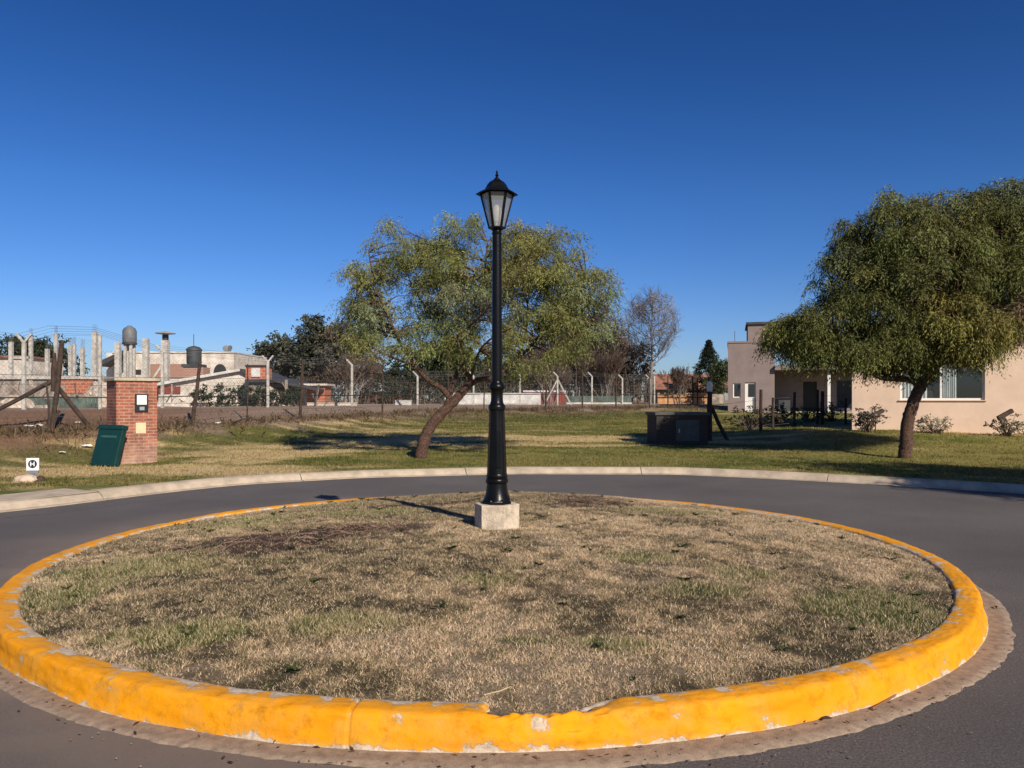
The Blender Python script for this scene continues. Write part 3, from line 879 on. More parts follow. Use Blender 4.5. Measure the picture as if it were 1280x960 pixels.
# ================================================================== STREET LAMP
def street_lamp():
    lx, ly = -0.15, 7.63
    root = empty('street_lamp', (lx, ly, .30), 0, 'tall black lantern street lamp on a pale concrete plinth in the roundabout grass', 'street lamp')
    Z = lambda py: EYE + (500 - py) * ly / 960 - .30
    # hexagonal plinth
    b = MB(); zt = Z(629)
    b.lathe([(.226, -.16), (.226, zt - .006), (.220, zt)], 6, ph=R(-90 + 20))
    b.build('plinth', M['plinth'], root, bevel=.008)
    p = MB()
    # octagonal flared foot
    foot = [(.152, zt), (.152, zt + .022), (.146, zt + .034), (.134, zt + .05)]
    p.lathe(foot, 8, ph=R(22.5))
    p.lathe([(.136, zt + .035), (.128, zt + .06), (.112, zt + .10), (.102, Z(607)), (.100, Z(603))], 32)
    p.lathe([(.100, Z(604)), (.110, Z(603)), (.113, Z(600.5)), (.110, Z(598.5)), (.101, Z(597.5)), (.105, Z(596)), (.107, Z(594.5)), (.100, Z(592))], 32)
    # tapered shaft with raised flutes
    sh = MB()
    n = 48; prof = [(.099, Z(593)), (.0935, Z(575)), (.087, Z(550)), (.080, Z(526)), (.077, Z(516)), (.076, Z(513))]
    bb = len(sh.v)
    for i, (r, z) in enumerate(prof):
        for k in range(n):
            a = 2 * math.pi * k / n
            rr = r * (1 - (.055 if (k % 6) in (2, 3, 4) and 0 < i < 5 else 0))
            sh.v.append((rr * math.cos(a), rr * math.sin(a), z))
    for i in range(len(prof) - 1):
        for k in range(n):
            sh.f.append((bb + i * n + k, bb + i * n + (k + 1) % n, bb + (i + 1) * n + (k + 1) % n, bb + (i + 1) * n + k))
    p.build('foot', M['black_paint'], root, smooth=True)
    sh.build('fluted_base', M['black_paint'], root, smooth=True)
    ad = MB(); ad.bar((.020, -.0985, Z(584)), (.020, -.0835, Z(538)), .050, .012)
    ad.build('access_door', M['black_paint'], root, bevel=.003)
    for k in range(4):
        a = R(22.5 + 90 * k + 45)
        bt = MB().lathe([(.010, zt + .02), (.010, zt + .036), (.004, zt + .040)], 6, c=(.138 * math.cos(a), .138 * math.sin(a)))
        bt.build('bolt', M['grey_metal'], root)
    c = MB()
    c.lathe([(.074, Z(513)), (.083, Z(512)), (.086, Z(509)), (.083, Z(506.5)), (.070, Z(505)), (.062, Z(502)), (.059, Z(495)), (.060, Z(489)), (.066, Z(487.5)),
             (.078, Z(486)), (.080, Z(483.5)), (.076, Z(481)), (.060, Z(479)), (.056, Z(477))], 32)
    c.build('collar', M['black_paint'], root, smooth=True)
    c = MB()
    c.lathe([(.0535, Z(478)), (.0525, Z(440)), (.0475, Z(330)), (.045, Z(296)), (.045, Z(292))], 28)
    c.build('pole', M['black_paint'], root, smooth=True)
    # neck and lantern
    c = MB()
    c.lathe([(.045, Z(294)), (.050, Z(293)), (.052, Z(291.5)), (.047, Z(290.5)), (.044, Z(289)), (.056, Z(287.5)), (.062, Z(286.5)), (.066, Z(286))], 28)
    c.build('neck', M['black_paint'], root, smooth=True)
    ph = R(-90 - 30 + 4)
    z0, z1 = Z(285), Z(243.5)
    r0, r1 = .078, .163
    L = MB()
    L.lathe([(.070, z0 - .014), (r0 + .010, z0 - .008), (r0 + .012, z0 + .006), (r0 - .012, z0 + .010)], 6, ph=ph)
    L.build('lantern_base', M['black_paint'], root)
    for k in range(6):
        a = ph + k * math.pi / 3
        bmb = MB()
        bmb.bar((r0 * math.cos(a), r0 * math.sin(a), z0), (r1 * math.cos(a), r1 * math.sin(a), z1), .020, .016)
        bmb.build('lantern_bar', M['black_paint'], root)
    for k in range(6):
        a0 = ph + k * math.pi / 3; a1 = a0 + math.pi / 3
        q = .94
        g = MB()
        pts = [(r0 * q * math.cos(a0), r0 * q * math.sin(a0), z0), (r0 * q * math.cos(a1), r0 * q * math.sin(a1), z0),
               (r1 * q * math.cos(a1), r1 * q * math.sin(a1), z1), (r1 * q * math.cos(a0), r1 * q * math.sin(a0), z1)]
        g.add(pts, [(0, 1, 2, 3)])
        g.build('glass_panel', M['lamp_glass'], root)
    bl = MB()
    bl.lathe([(.022, z0 + .01), (.022, z0 + .05), (.032, z0 + .055), (.036, z0 + .07), (.044, z0 + .10), (.048, z0 + .15), (.042, z0 + .20), (.026, z0 + .235), (.004, z0 + .245)], 18)
    bl.build('bulb', M['bulb'], root, smooth=True)
    rf = MB()
    rf.lathe([(r1 + .004, z1 - .004), (r1 + .004, z1 + .010), (.208, z1 - .002), (.212, z1 + .004), (.165, z1 + .034), (.125, z1 + .050), (.112, z1 + .056)], 6, ph=ph)
    rf.build('roof', M['black_paint'], root)
    dm = MB()
    dm.lathe([(.114, z1 + .050), (.117, z1 + .062), (.108, z1 + .075), (.092, z1 + .105), (.070, z1 + .130), (.042, z1 + .147), (.026, z1 + .153)], 6, ph=ph)
    dm.build('roof_dome', M['black_paint'], root)
    f = MB()
    zz = z1 + .150
    f.lathe([(.030, zz), (.030, zz + .008), (.016, zz + .018), (.012, zz + .03), (.019, zz + .042), (.012, zz + .054), (.007, zz + .060), (.012, zz + .070), (.004, zz + .090), (.001, zz + .098)], 16)
    f.build('finial', M['black_paint'], root, smooth=True)
street_lamp()

# ================================================================== TREES
def foliage(name, clumps, colors, per, leaflets, L, lw, hang, spread, seed, parent, mat, clump_r=.28, frond=.55):
    """clumps (N,3); sprays of narrow leaves drooping from every clump"""
    rng = np.random.default_rng(seed)
    N = len(clumps); S = N * per; T = S * leaflets
    c = np.repeat(clumps, per, 0); cc = np.repeat(colors, per, 0)
    v = rng.normal(0, 1, (S, 3)); v /= np.linalg.norm(v, axis=1)[:, None]
    st = c + v * clump_r * rng.uniform(.2, 1, (S, 1))
    az = rng.uniform(0, 2 * np.pi, S); od = np.stack([np.cos(az), np.sin(az), np.full(S, .45)], 1)
    ls = L[0] + (L[1] - L[0]) * rng.uniform(0, 1, S)
    scol = cc * rng.uniform(.72, 1.25, (S, 1))
    t = np.tile((np.arange(leaflets) + .5) / leaflets, S)[:, None] + rng.normal(0, .03, (T, 1))
    st = np.repeat(st, leaflets, 0); od = np.repeat(od, leaflets, 0); lt = np.repeat(ls, leaflets)[:, None]
    p = st + od * spread * lt * t
    p[:, 2] -= (hang * lt * t * t)[:, 0]
    tang = od * spread + np.array([0, 0, -1.]) * (2 * hang * t)
    tang /= np.linalg.norm(tang, axis=1)[:, None] + 1e-9
    side = rng.normal(0, 1, (T, 3)); side -= tang * (side * tang).sum(1)[:, None]; side /= np.linalg.norm(side, axis=1)[:, None] + 1e-9
    ld = tang * frond + side * (1.35 - frond); ld[:, 2] -= .25 * hang; ld /= np.linalg.norm(ld, axis=1)[:, None]
    nrm = rng.normal(0, 1, (T, 3)); wd = np.cross(ld, nrm); wd /= np.linalg.norm(wd, axis=1)[:, None] + 1e-9
    ll = rng.uniform(lw[0], lw[1], (T, 1)); ww = ll * rng.uniform(lw[2], lw[3], (T, 1))
    a = p; b = p + ld * ll * .5 + wd * ww; d = p + ld * ll; e = p + ld * ll * .5 - wd * ww
    vs = np.stack([a, b, d, e], 1).reshape(-1, 3)
    col = np.repeat(scol, leaflets, 0) * rng.uniform(.8, 1.2, (T, 1))
    me = fast_mesh(name, vs, np.arange(T * 4, dtype=np.int32).reshape(-1, 4), np.repeat(col, 4, 0))
    return link(name, me, mat, parent)

def sample_blobs(blobs, n, rng, shell=2.2, gaps=0, gap_r=.5, floor=None):
    vol = np.array([b[1][0] * b[1][1] * b[1][2] for b in blobs]) ** .75
    w = vol * np.array([b[3] if len(b) > 3 else 1. for b in blobs])
    w /= w.sum()
    idx = rng.choice(len(blobs), n * 2, p=w)
    C = np.array([b[0] for b in blobs]); Rr = np.array([b[1] for b in blobs]); K = np.array([b[2] for b in blobs])
    v = rng.normal(0, 1, (n * 2, 3)); v /= np.linalg.norm(v, axis=1)[:, None]
    r = rng.uniform(0, 1, (n * 2, 1)) ** (1 / shell)
    r = r * np.where(rng.uniform(0, 1, (n * 2, 1)) < .13, rng.uniform(1.08, 1.30, (n * 2, 1)), 1.0)
    lump = 1 + .40 * (fbm(v[:, 0] * 2.3 + idx * 3.1, v[:, 2] * 2.3 + v[:, 1] * 1.7, 7, 3) - .5)[:, None] * 2
    p = C[idx] + v * r * Rr[idx] * lump
    keep = np.ones(n * 2, bool)
    if gaps:
        gi = rng.choice(n * 2, gaps)
        for g in gi:
            keep &= np.linalg.norm((p - p[g]) * np.array([1, .45, 1]), axis=1) > gap_r * rng.uniform(.6, 1.25)
    p = p[keep][:n]; idx = idx[keep][:n]
    return p, K[idx], idx

def limb_set(mb, limbs, radii, n=9, seed=0, wob=.05):
    """limbs: polylines; returns sampled points for twig attachment"""
    rng = random.Random(seed)
    pts = []
    for L, (ra, rb) in zip(limbs, radii):
        c = curve(L, 7)
        k = len(c)
        c2 = [c[0]] + [p + Vector((rng.gauss(0, wob), rng.gauss(0, wob), rng.gauss(0, wob))) * ra * .8 for p in c[1:-1]] + [c[-1]]
        mb.tube(c2, [ra + (rb - ra) * (i / (k - 1)) ** .8 for i in range(k)], n)
        pts += [(p, ra + (rb - ra) * (i / (k - 1))) for i, p in enumerate(c2) if i > k * .35]
    return pts

def twigs(mb, pts, clumps, rng, r0=.016, skip=1, bow=.16, n=4):
    P = np.array([list(p[0]) for p in pts])
    for c in clumps[::skip]:
        d = np.linalg.norm((P - c) * np.array([1, 1, 1.15]), axis=1) + .35 * np.maximum(0, P[:, 2] - c[2])
        i = int(np.argmin(d)); a = Vector(P[i]); b = Vector(c)
        m = (a + b) / 2 + Vector((rng.gauss(0, bow * .4), rng.gauss(0, bow * .4), bow * (b - a).length * .6))
        L = (b - a).length
        rr = min(pts[i][1] * .7, r0 * (1 + L * .35))
        mb.tube([a, a.lerp(m, .5) * .5 + m * .25 + a * .25, m, m.lerp(b, .6), b], [rr, rr * .85, rr * .7, rr * .5, rr * .25], n, cap=False)

def pepper_tree(name, base, trunk, limbs, radii, blobs, nclump, per, leaflets, L, lw, gaps, gap_r, seed, label, group, hang=1.1, spread=.55, clump_r=.30, skip=1, trunk_mat='bark', shell=2.2, frond=.9, leaf='leaf'):
    root = empty(name, base, 0, label, 'tree', group)
    mb = MB()
    pts = limb_set(mb, [trunk] + limbs, radii, 12, seed)
    rng = np.random.default_rng(seed)
    cl, cc, idx = sample_blobs(blobs, nclump, rng, shell, gaps, gap_r)
    twigs(mb, pts[3:], cl, random.Random(seed), skip=skip)
    mb.build('trunk', M[trunk_mat], root, smooth=True, recalc=False)
    cc = cc * rng.uniform(.62, 1.30, (len(cl), 1)) * (1 + rng.normal(0, .035, (len(cl), 3)))
    foliage('crown', cl, cc, per, leaflets, L, lw, hang, spread, seed + 1, root, M[leaf], clump_r, frond)
    return root

OLV = (.212, .222, .072); GRY = (.215, .240, .120); YEL = (.245, .232, .072); DKG = (.130, .140, .040); BRN = (.180, .125, .075)

def central_tree():
    d = 19.2; k = d / 960
    bx, by = W(525, 570, d).x, d
    bz = H(bx, by) - .05
    zb = EYE - (570 - 500) * k
    f = lambda px, py, dy=0: Vector(((px - 525) * k, dy, (570 - py) * k))
    trunk = [f(524, 576), f(527, 560), f(532, 540), f(543, 522), f(556, 508), f(570, 494), f(580, 482)]
    limbs = [
        [f(556, 509), f(560, 495), f(566, 478), f(570, 455, .2), f(560, 430, .4), f(553, 400, .5), f(548, 350, .5), f(545, 300, .5)],
        [f(562, 492), f(552, 480, -.1), f(536, 470, -.3), f(522, 452, -.5), f(505, 425, -.7), f(490, 390, -.9), f(478, 360, -1), f(470, 320, -1)],
        [f(580, 482), f(588, 470), f(582, 458, -.2), f(576, 440, -.4), f(577, 415, -.6), f(590, 385, -.5), f(605, 345, -.4), f(610, 300, -.3)],
        [f(580, 482), f(596, 470, .2), f(618, 465, .4), f(640, 450, .5), f(664, 425, .4), f(690, 395, .3), f(715, 365, .3), f(735, 345, .2)],
        [f(640, 450, .5), f(655, 420, .9), f(660, 380, 1.0), f(660, 330, 1.0), f(655, 295, .9)],
        [f(522, 452, -.5), f(500, 445, -1.0), f(470, 430, -1.4), f(448, 420, -1.5)],
        [f(490, 390, -.9), f(465, 360, -1.0), f(452, 345, -1.0), f(444, 338, -1)],
        [f(577, 415, -.6), f(600, 400, -1.3), f(625, 375, -1.8), f(650, 350, -2.0)],
        [f(553, 400, .5), f(525, 370, 1.2), f(505, 340, 1.5), f(495, 310, 1.5)],
        [f(690, 395, .3), f(715, 400, -.2), f(740, 395, -.5), f(755, 388, -.6)],
        [f(588, 470), f(600, 440, -1.0), f(615, 425, -1.6), f(640, 415, -2.2)],
    ]
    radii = [(.165, .11)] + [(.085, .018), (.085, .016), (.085, .018), (.08, .016), (.045, .014), (.04, .012), (.03, .01), (.035, .01), (.035, .012), (.03, .01), (.035, .01)]
    B = lambda px, py, rx, ry, dy, ry2, c, w=1.: (tuple(f(px, py, dy)), (rx * k, ry2, ry * k), c, w)
    blobs = [B(560, 330, 62, 56, .3, 1.5, OLV), B(640, 330, 62, 54, 0, 1.7, YEL), B(500, 322, 44, 40, 0, 1.2, OLV, 1.1), B(485, 285, 14, 16, 0, .5, GRY), B(462, 350, 24, 36, -.8, .9, OLV, 1.3),
             B(690, 330, 44, 44, 0, 1.4, OLV, 1.2), B(732, 360, 36, 34, 0, 1.1, GRY, 1.3), B(705, 385, 44, 26, -.2, 1.1, OLV, 1.2), B(655, 405, 40, 28, -.3, 1.1, OLV, 1.1), B(752, 385, 18, 36, -.2, .8, GRY), B(470, 395, 42, 32, -.6, 1.0, GRY, .8), B(456, 425, 22, 18, -1.2, .6, OLV, .7),
             B(500, 430, 40, 22, -.8, .8, OLV, .7), B(565, 420, 40, 28, -.6, 1.0, OLV, .9), B(650, 432, 46, 30, -.8, 1.1, OLV, 1.0), B(700, 415, 40, 30, -.4, 1.0, OLV, .9),
             B(600, 372, 66, 40, 0, 1.6, GRY, .8), B(545, 276, 28, 14, .2, .8, GRY), B(600, 278, 34, 14, 0, .8, OLV), B(668, 284, 30, 14, 0, .8, GRY), B(535, 385, 40, 30, .5, 1.2, GRY, .7), B(640, 462, 26, 12, -.8, .5, DKG, .6)]
    pepper_tree('pepper_tree', (bx, by, bz), trunk, limbs, radii, blobs, 720, 23, 13, (.22, .66), (.045, .095, .08, .13), 24, .34, 3,
                'airy olive pepper tree with a leaning forked trunk behind the street lamp', 'pepper trees on the lawn', skip=1, hang=.86, spread=.66, clump_r=.20, frond=.72)
central_tree()

def right_tree():
    d = 19.0; k = d / 960
    bx, by = W(1131, 573, d).x, d
    bz = H(bx, by) - .05
    f = lambda px, py, dy=0: Vector(((px - 1131) * k, dy, (573 - py) * k))
    trunk = [f(1130, 580), f(1132, 560), f(1133, 540), f(1136, 520), f(1142, 500), f(1150, 483), f(1158, 468)]
    limbs = [
        [f(1150, 483), f(1138, 474, -.1), f(1115, 472, -.2), f(1090, 470, -.4), f(1060, 455, -.6), f(1030, 435, -.3), f(1005, 420, 0), f(985, 420, 0)],
        [f(1158, 468), f(1160, 440), f(1150, 400, .3), f(1130, 360, .4), f(1110, 320, .5), f(1095, 290, .4)],
        [f(1158, 468), f(1175, 440, -.3), f(1200, 400, -.5), f(1230, 350, -.5), f(1250, 290, -.4), f(1255, 250, -.3)],
        [f(1158, 468), f(1190, 450, .4), f(1230, 420, .5), f(1270, 390, .4), f(1310, 370, .3)],
        [f(1160, 440), f(1165, 400, -.8), f(1165, 350, -1.1), f(1160, 300, -1.0)],
        [f(1090, 470, -.4), f(1075, 430, .2), f(1060, 390, .4), f(1045, 355, .4)],
    ]
    radii = [(.165, .13)] + [(.10, .018), (.10, .018), (.10, .018), (.08, .016), (.06, .015), (.06, .015)]
    B = lambda px, py, rx, ry, dy, ry2, c, w=1.: (tuple(f(px, py, dy)), (rx * k, ry2, ry * k), c, w)
    RT = (.136, .144, .040); RY = (.205, .185, .048); RG = (.145, .170, .075)  # RY paints the sunlit right of the crown as a brighter leaf colour
    blobs = [B(1140, 330, 74, 66, 0, 1.9, RT), B(1090, 302, 48, 42, 0, 1.3, RT), B(1064, 372, 56, 52, 0, 1.6, RT), B(1200, 308, 70, 62, 0, 1.8, RT), B(1250, 278, 46, 48, 0, 1.3, RT), B(1245, 245, 24, 18, 0, .7, RG),
             B(1003, 408, 32, 28, .1, 1.3, RT, 1.7), B(972, 418, 11, 16, 0, .8, RT, 1.2), B(1020, 430, 34, 22, .1, 1.3, RT, 1.6), B(1180, 405, 62, 44, -.5, 1.6, RY, 1.2), B(1110, 425, 60, 34, 0, 1.5, RT, 1.2), B(1250, 360, 50, 48, -.2, 1.4, RT),
             B(1300, 315, 60, 64, 0, 1.6, RT), B(1250, 395, 44, 30, -.6, 1.1, BRN, 1.2), B(1300, 388, 44, 34, -.4, 1.1, BRN), B(1120, 252, 10, 10, 0, .5, RG), B(1048, 322, 22, 18, 0, .8, RG), B(1170, 260, 50, 16, 0, 1.0, RG), B(1198, 430, 38, 14, -.7, .9, RY, 1.2), B(1065, 440, 46, 20, -.3, 1.2, RT, 1.3), B(1130, 446, 34, 14, .2, 1.0, RT)]
    pepper_tree('pepper_tree', (bx, by, bz), trunk, limbs, radii, blobs, 860, 44, 14, (.24, .80), (.055, .115, .085, .13), 8, .36, 13,
                'dense dark green pepper tree in front of the pink house window', 'pepper trees on the lawn', skip=1, shell=2.3, clump_r=.24, hang=.94, spread=.64, frond=.74, leaf='leaf_dense')
    # neighbour just out of view to the right: its shadow lies across lawn and road
    bx, by = 13.1, 8.8
    g = lambda x, y, z: Vector((x, y, z))
    pepper_tree('pepper_tree', (bx, by, H(bx, by) - .03), [g(0, 0, -.05), g(.05, 0, .8), g(.2, 0, 1.6), g(.3, 0, 2.2)],
                [[g(.3, 0, 2.2), g(-.4, .2, 3), g(-1.2, .3, 3.8)], [g(.3, 0, 2.2), g(.9, -.3, 3.2), g(1.6, -.4, 4)], [g(.3, 0, 2.2), g(.3, .5, 3.4), g(.2, .8, 4.6)]],
                [(.2, .14), (.09, .02), (.09, .02), (.09, .02)],
                [((0, 0, 4.4), (2.7, 2.2, 1.9), OLV), ((-1.3, .2, 3.6), (1.4, 1.2, 1.0), DKG), ((1.2, -.4, 3.8), (1.5, 1.2, 1.0), OLV)],
                760, 14, 12, (.35, .8), (.07, .13, .12, .18), 6, .35, 23, 'round green pepper tree at the far right beside the road, mostly out of view', 'pepper trees on the lawn', skip=4)
right_tree()

def bg_tree(name, base, blobs, n, per, leaf, leaf_w, seed, label, group, trunk_r=.22, mat='bark_grey', hang=.35, clump_r=.5, shell=2.5, L=(.3, .8), leaflets=6, gaps=0, gap_r=.8, skip=2, limb_mat=None):
    root = empty(name, base, 0, label, 'tree', group)
    rng = np.random.default_rng(seed); rr = random.Random(seed)
    mb = MB()
    top = max(b[0][2] for b in blobs); cx = sum(b[0][0] for b in blobs) / len(blobs)
    limbs = [[Vector((0, 0, -.2)), Vector((.05, 0, top * .2)), Vector((cx * .3, .1, top * .45))]]
    rad = [(trunk_r, trunk_r * .7)]
    st = Vector((cx * .3, .1, top * .45))
    for b in blobs:
        c = Vector(b[0])
        a = Vector((0, 0, min(top * .3, c.z * .6))) if c.z < top * .55 else st
        limbs.append([a, a.lerp(c, .5) + Vector((rr.gauss(0, .2), rr.gauss(0, .2), .3)), c, c + Vector((rr.gauss(0, .3), 0, b[1][2] * .7))]); rad.append((trunk_r * .5, .03))
    pts = limb_set(mb, limbs, rad, 7, seed)
    cl, cc, idx = sample_blobs(blobs, n, rng, shell, gaps, gap_r)
    twigs(mb, pts, cl, rr, r0=.02, skip=skip, n=3)
    mb.build('trunk', M[mat], root, recalc=False, smooth=True)
    cc = cc * rng.uniform(.65, 1.35, (len(cl), 1))
    foliage('crown', cl, cc, per, leaflets, L, (leaf * .7, leaf * 1.3, leaf_w * .8, leaf_w * 1.2), hang, .6, seed + 1, root, M['leaf'], clump_r)
    return root

def bare_tree(name, base, h, seed, label, spread=.5, depth=6, r=.16, mat='twig', group=None, lean=(0, 0), nb=(2, 4), min_r=.008, first=.30, extra_stems=0):
    root = empty(name, base, 0, label, 'tree', group)
    rng = random.Random(seed)
    trunk = MB(); tw = MB()
    def grow(p, d, L, rad, lv):
        n = 4
        pts = [p]; q = p.copy(); dd = d.copy()
        for i in range(n):
            dd = (dd + Vector((rng.gauss(0, .10), rng.gauss(0, .10), .05))).normalized()
            q = q + dd * L / n; pts.append(q.copy())
        rads = [max(min_r, rad * (1 - .38 * i / n)) for i in range(n + 1)]
        (trunk if lv <= 1 else tw).tube(pts, rads, 7 if lv < 2 else (4 if lv < 4 else 3), cap=False)
        if lv >= depth: return
        k = rng.randint(*nb) + (1 if lv >= depth - 2 else 0)
        for i in range(k):
            t = rng.uniform(.45, 1.0) if i else 1.0
            s = pts[min(n, max(1, int(t * n + .5)))]
            ax = Vector((rng.gauss(0, 1), rng.gauss(0, 1), rng.gauss(0, .35)))
            ax = (ax - dd * ax.dot(dd)).normalized()
            ang = spread * rng.uniform(.55, 1.25) * (.55 if i == 0 else 1)
            nd = (dd * math.cos(ang) + ax * math.sin(ang)).normalized()
            grow(s, nd, L * rng.uniform(.62, .86), max(min_r, rad * .62 * rng.uniform(.8, 1.1)), lv + 1)
    for s in range(1 + extra_stems):
        dx = (lean[0] + (rng.gauss(0, .25) if s else 0)); dy = lean[1] + (rng.gauss(0, .25) if s else 0)
        grow(Vector((rng.gauss(0, .3) if s else 0, 0, -.1)), Vector((dx, dy, 1)).normalized(), h * first * (rng.uniform(.7, 1.1) if s else 1), r * (.7 if s else 1), 0)
    trunk.build('trunk', M[mat] if mat != 'twig' else M['bark_grey'], root, recalc=False, smooth=True)
    tw.build('crown', M[mat], root, recalc=False, smooth=True)
    return root

def fan_tree():
    d = 66; b = bg_spot(814, d); k = d / 960
    root = empty('bare_tree', b, 0, 'tall bare grey tree with a rounded fan of fine twigs against the sky', 'tree', 'trees behind the concrete post fence')
    rng = random.Random(17)
    h = EYE - (358 - 500) * k - b.z
    C0 = Vector((.1, 0, EYE - (404 - 500) * k - b.z)); RX, RZ = 35 * k, 47 * k
    tr = MB(); tw = MB()
    lead = curve([(-.1, 0, -.2), (0, 0, h * .22), (.08, .05, h * .42), (.0, 0, h * .62), (.12, 0, h * .80), (.05, 0, h * .97)], 6)
    tr.tube(lead, [.17 - .155 * (i / (len(lead) - 1)) ** .8 for i in range(len(lead))], 8)
    def branch(mb, a, e, r, n, bow):
        m = a.lerp(e, .5) + Vector((rng.gauss(0, .1), rng.gauss(0, .1), -bow * (e - a).length))
        pts = curve([a, m, e], 4)
        mb.tube(pts, [max(.008, r * (1 - .75 * q / (len(pts) - 1))) for q in range(len(pts))], n, cap=False)
        return pts
    def on_shell(u):
        return C0 + Vector((u.x * RX, u.y * RX, u.z * RZ))
    for i in range(34):
        t = .32 + .6 * (i / 33) + rng.uniform(-.03, .03)
        a = lead[min(len(lead) - 2, int(t * (len(lead) - 1)))]
        az = i * 2.4 + rng.uniform(-.4, .4)
        up = -.45 + 1.3 * (i / 33) + rng.uniform(-.15, .15)
        u = Vector((math.cos(az) * math.cos(up), math.sin(az) * math.cos(up), math.sin(up)))
        e = on_shell(u) * 1.0 if rng.random() < .8 else C0 + (on_shell(u) - C0) * 1.12
        p1 = branch(tr, a, a.lerp(e, .97), .055 * (1.1 - .5 * t), 5, .10)
        for q in range(13):
            s0 = p1[rng.randint(2, len(p1) - 1)]
            v = (u + Vector((rng.gauss(0, .55), rng.gauss(0, .55), rng.gauss(.12, .4)))).normalized()
            e2 = C0 + (on_shell(v) - C0) * rng.uniform(.75, 1.05)
            L = min((e2 - s0).length, rng.uniform(.8, 1.9)); e2 = s0 + (e2 - s0).normalized() * L
            p2 = branch(tw, s0, e2, .018, 3, .06)
            for w in range(7):
                s1 = p2[rng.randint(2, len(p2) - 1)]
                dv = ((e2 - s0).normalized() + Vector((rng.gauss(0, .5), rng.gauss(0, .5), rng.gauss(.1, .4)))).normalized()
                tw.tube([s1, s1 + dv * rng.uniform(.3, .85)], [.008, .006], 3, cap=False)
    m = simple('bare_twig_grey', (.19, .165, .145), .9, 0, .3, 3)
    tr.build('trunk', m, root, recalc=False, smooth=True); tw.build('crown', m, root, recalc=False)

def thicket(px, d, w, h, col, n, seed, label, cat='shrub'):
    b = bg_spot(px, d)
    root = empty('thicket_shrub', b, 0, label, cat, 'undergrowth behind the concrete post fence')
    rng = np.random.default_rng(seed)
    cl = np.stack([rng.uniform(-w, w, n), rng.normal(0, .9, n), h * rng.uniform(.05, 1, n) ** .8], 1)
    cl = cl[cl[:, 2] < h * (.55 + .45 * vnoise(cl[:, 0] * .8 + seed, np.full(len(cl), 2.), 4))]
    mb = MB()
    mb.tube([(-w, .1, .05), (0, 0, .12), (w, -.1, .05)], .05, 4)
    for c in cl[::2]:
        x0 = c[0] + rng.normal(0, .3); lean = rng.normal(0, .3)
        mb.tube([(x0, c[1], -.1), (x0 + lean * .4, c[1], c[2] * .6), tuple(c), (c[0] + lean, c[1], c[2] + .5)], [.03, .022, .014, .006], 4, cap=False)
    mb.build('stems', M['twig'], root, recalc=False)
    cc = np.tile(col, (len(cl), 1)) * rng.uniform(.6, 1.5, (len(cl), 1))
    foliage('leaves', cl, cc, 9, 6, (.3, .8), (.14, .26, .16, .26), .5, .7, seed + 1, root, M['leaf'], .55)

G_BG = 'trees behind the concrete post fence'
def bg_spot(px, d): 
    x = (px - 640) / 960 * d
    return Vector((x, d, H(x, d)))
def BB(px0, d):
    k = d / 960
    b = bg_spot(px0, d)
    return b, (lambda px, py, rx, ry, c, w=1., dy=0., dep=None: (((px - px0) * k, dy, EYE - (py - 500) * k - b.z), (rx * k, (dep or rx * k), ry * k), c, w))
EUC = (.078, .084, .058); EUC2 = (.105, .100, .076); MAR = (.135, .095, .066); DK = (.035, .045, .022)
b, f = BB(392, 78)
bg_tree('eucalyptus_tree', b, [f(395, 418, 20, 24, EUC), f(412, 440, 20, 26, EUC2), f(380, 440, 20, 20, EUC), f(398, 470, 28, 20, EUC2)], 330, 8, .34, .22, 41, 'tallest dark grey green gum tree left of the leaning pepper tree', G_BG, clump_r=.75)
b, f = BB(348, 84)
bg_tree('eucalyptus_tree', b, [f(352, 436, 19, 18, EUC), f(330, 445, 15, 14, EUC), f(366, 455, 18, 20, EUC2), f(345, 468, 24, 16, EUC2)], 260, 8, .34, .22, 42, 'lower grey green gum tree behind the white gable wall', G_BG, clump_r=.75)
b, f = BB(432, 72)
bg_tree('brown_tree', b, [f(425, 416, 16, 14, MAR), f(440, 430, 22, 18, MAR), f(418, 450, 22, 22, EUC2), f(455, 455, 22, 24, MAR)], 240, 7, .26, .2, 43, 'reddish brown bushy tree beside the tall gum tree', G_BG, gaps=8)
bare_tree('bare_tree', bg_spot(436, 60), 4.6, 51, 'tangle of thin bare trunks left behind the concrete posts and pepper tree', .5, 5, .08, 'twig', G_BG, extra_stems=5, min_r=.012)
b, f = BB(545, 75)
bg_tree('dark_tree', b, [f(520, 465, 30, 28, DK), f(560, 462, 36, 32, DK), f(490, 470, 26, 22, DK), f(600, 468, 30, 26, DK), f(545, 440, 30, 18, EUC)], 420, 8, .30, .24, 44, 'broad very dark evergreen directly behind the leaning pepper tree trunk', G_BG, clump_r=.7)
b, f = BB(655, 76)
bg_tree('brown_tree', b, [f(650, 450, 36, 42, MAR), f(682, 432, 28, 36, MAR), f(625, 460, 26, 30, DK), f(692, 468, 30, 26, DK)], 520, 7, .26, .2, 45, 'dark brown thicket tree just right of the lamp pole', G_BG, gaps=8)
b, f = BB(742, 74)
bg_tree('brown_tree', b, [f(742, 432, 28, 34, MAR), f(766, 416, 20, 26, MAR), f(775, 455, 26, 32, MAR), f(718, 448, 30, 34, MAR), f(755, 478, 34, 20, DK)], 640, 8, .22, .14, 46, 'brown leafy thicket between pepper tree and tall bare tree', G_BG, gaps=10)
bare_tree('bare_tree', bg_spot(758, 66), 5.5, 52, 'group of bare brown stems in front of the brown thicket', .42, 5, .07, 'twig', G_BG, extra_stems=4, min_r=.012)
bare_tree('bare_tree', bg_spot(690, 62), 5.0, 58, 'bare pale brown stems behind the braced concrete post', .45, 5, .07, 'twig', G_BG, extra_stems=4, min_r=.011)
fan_tree()
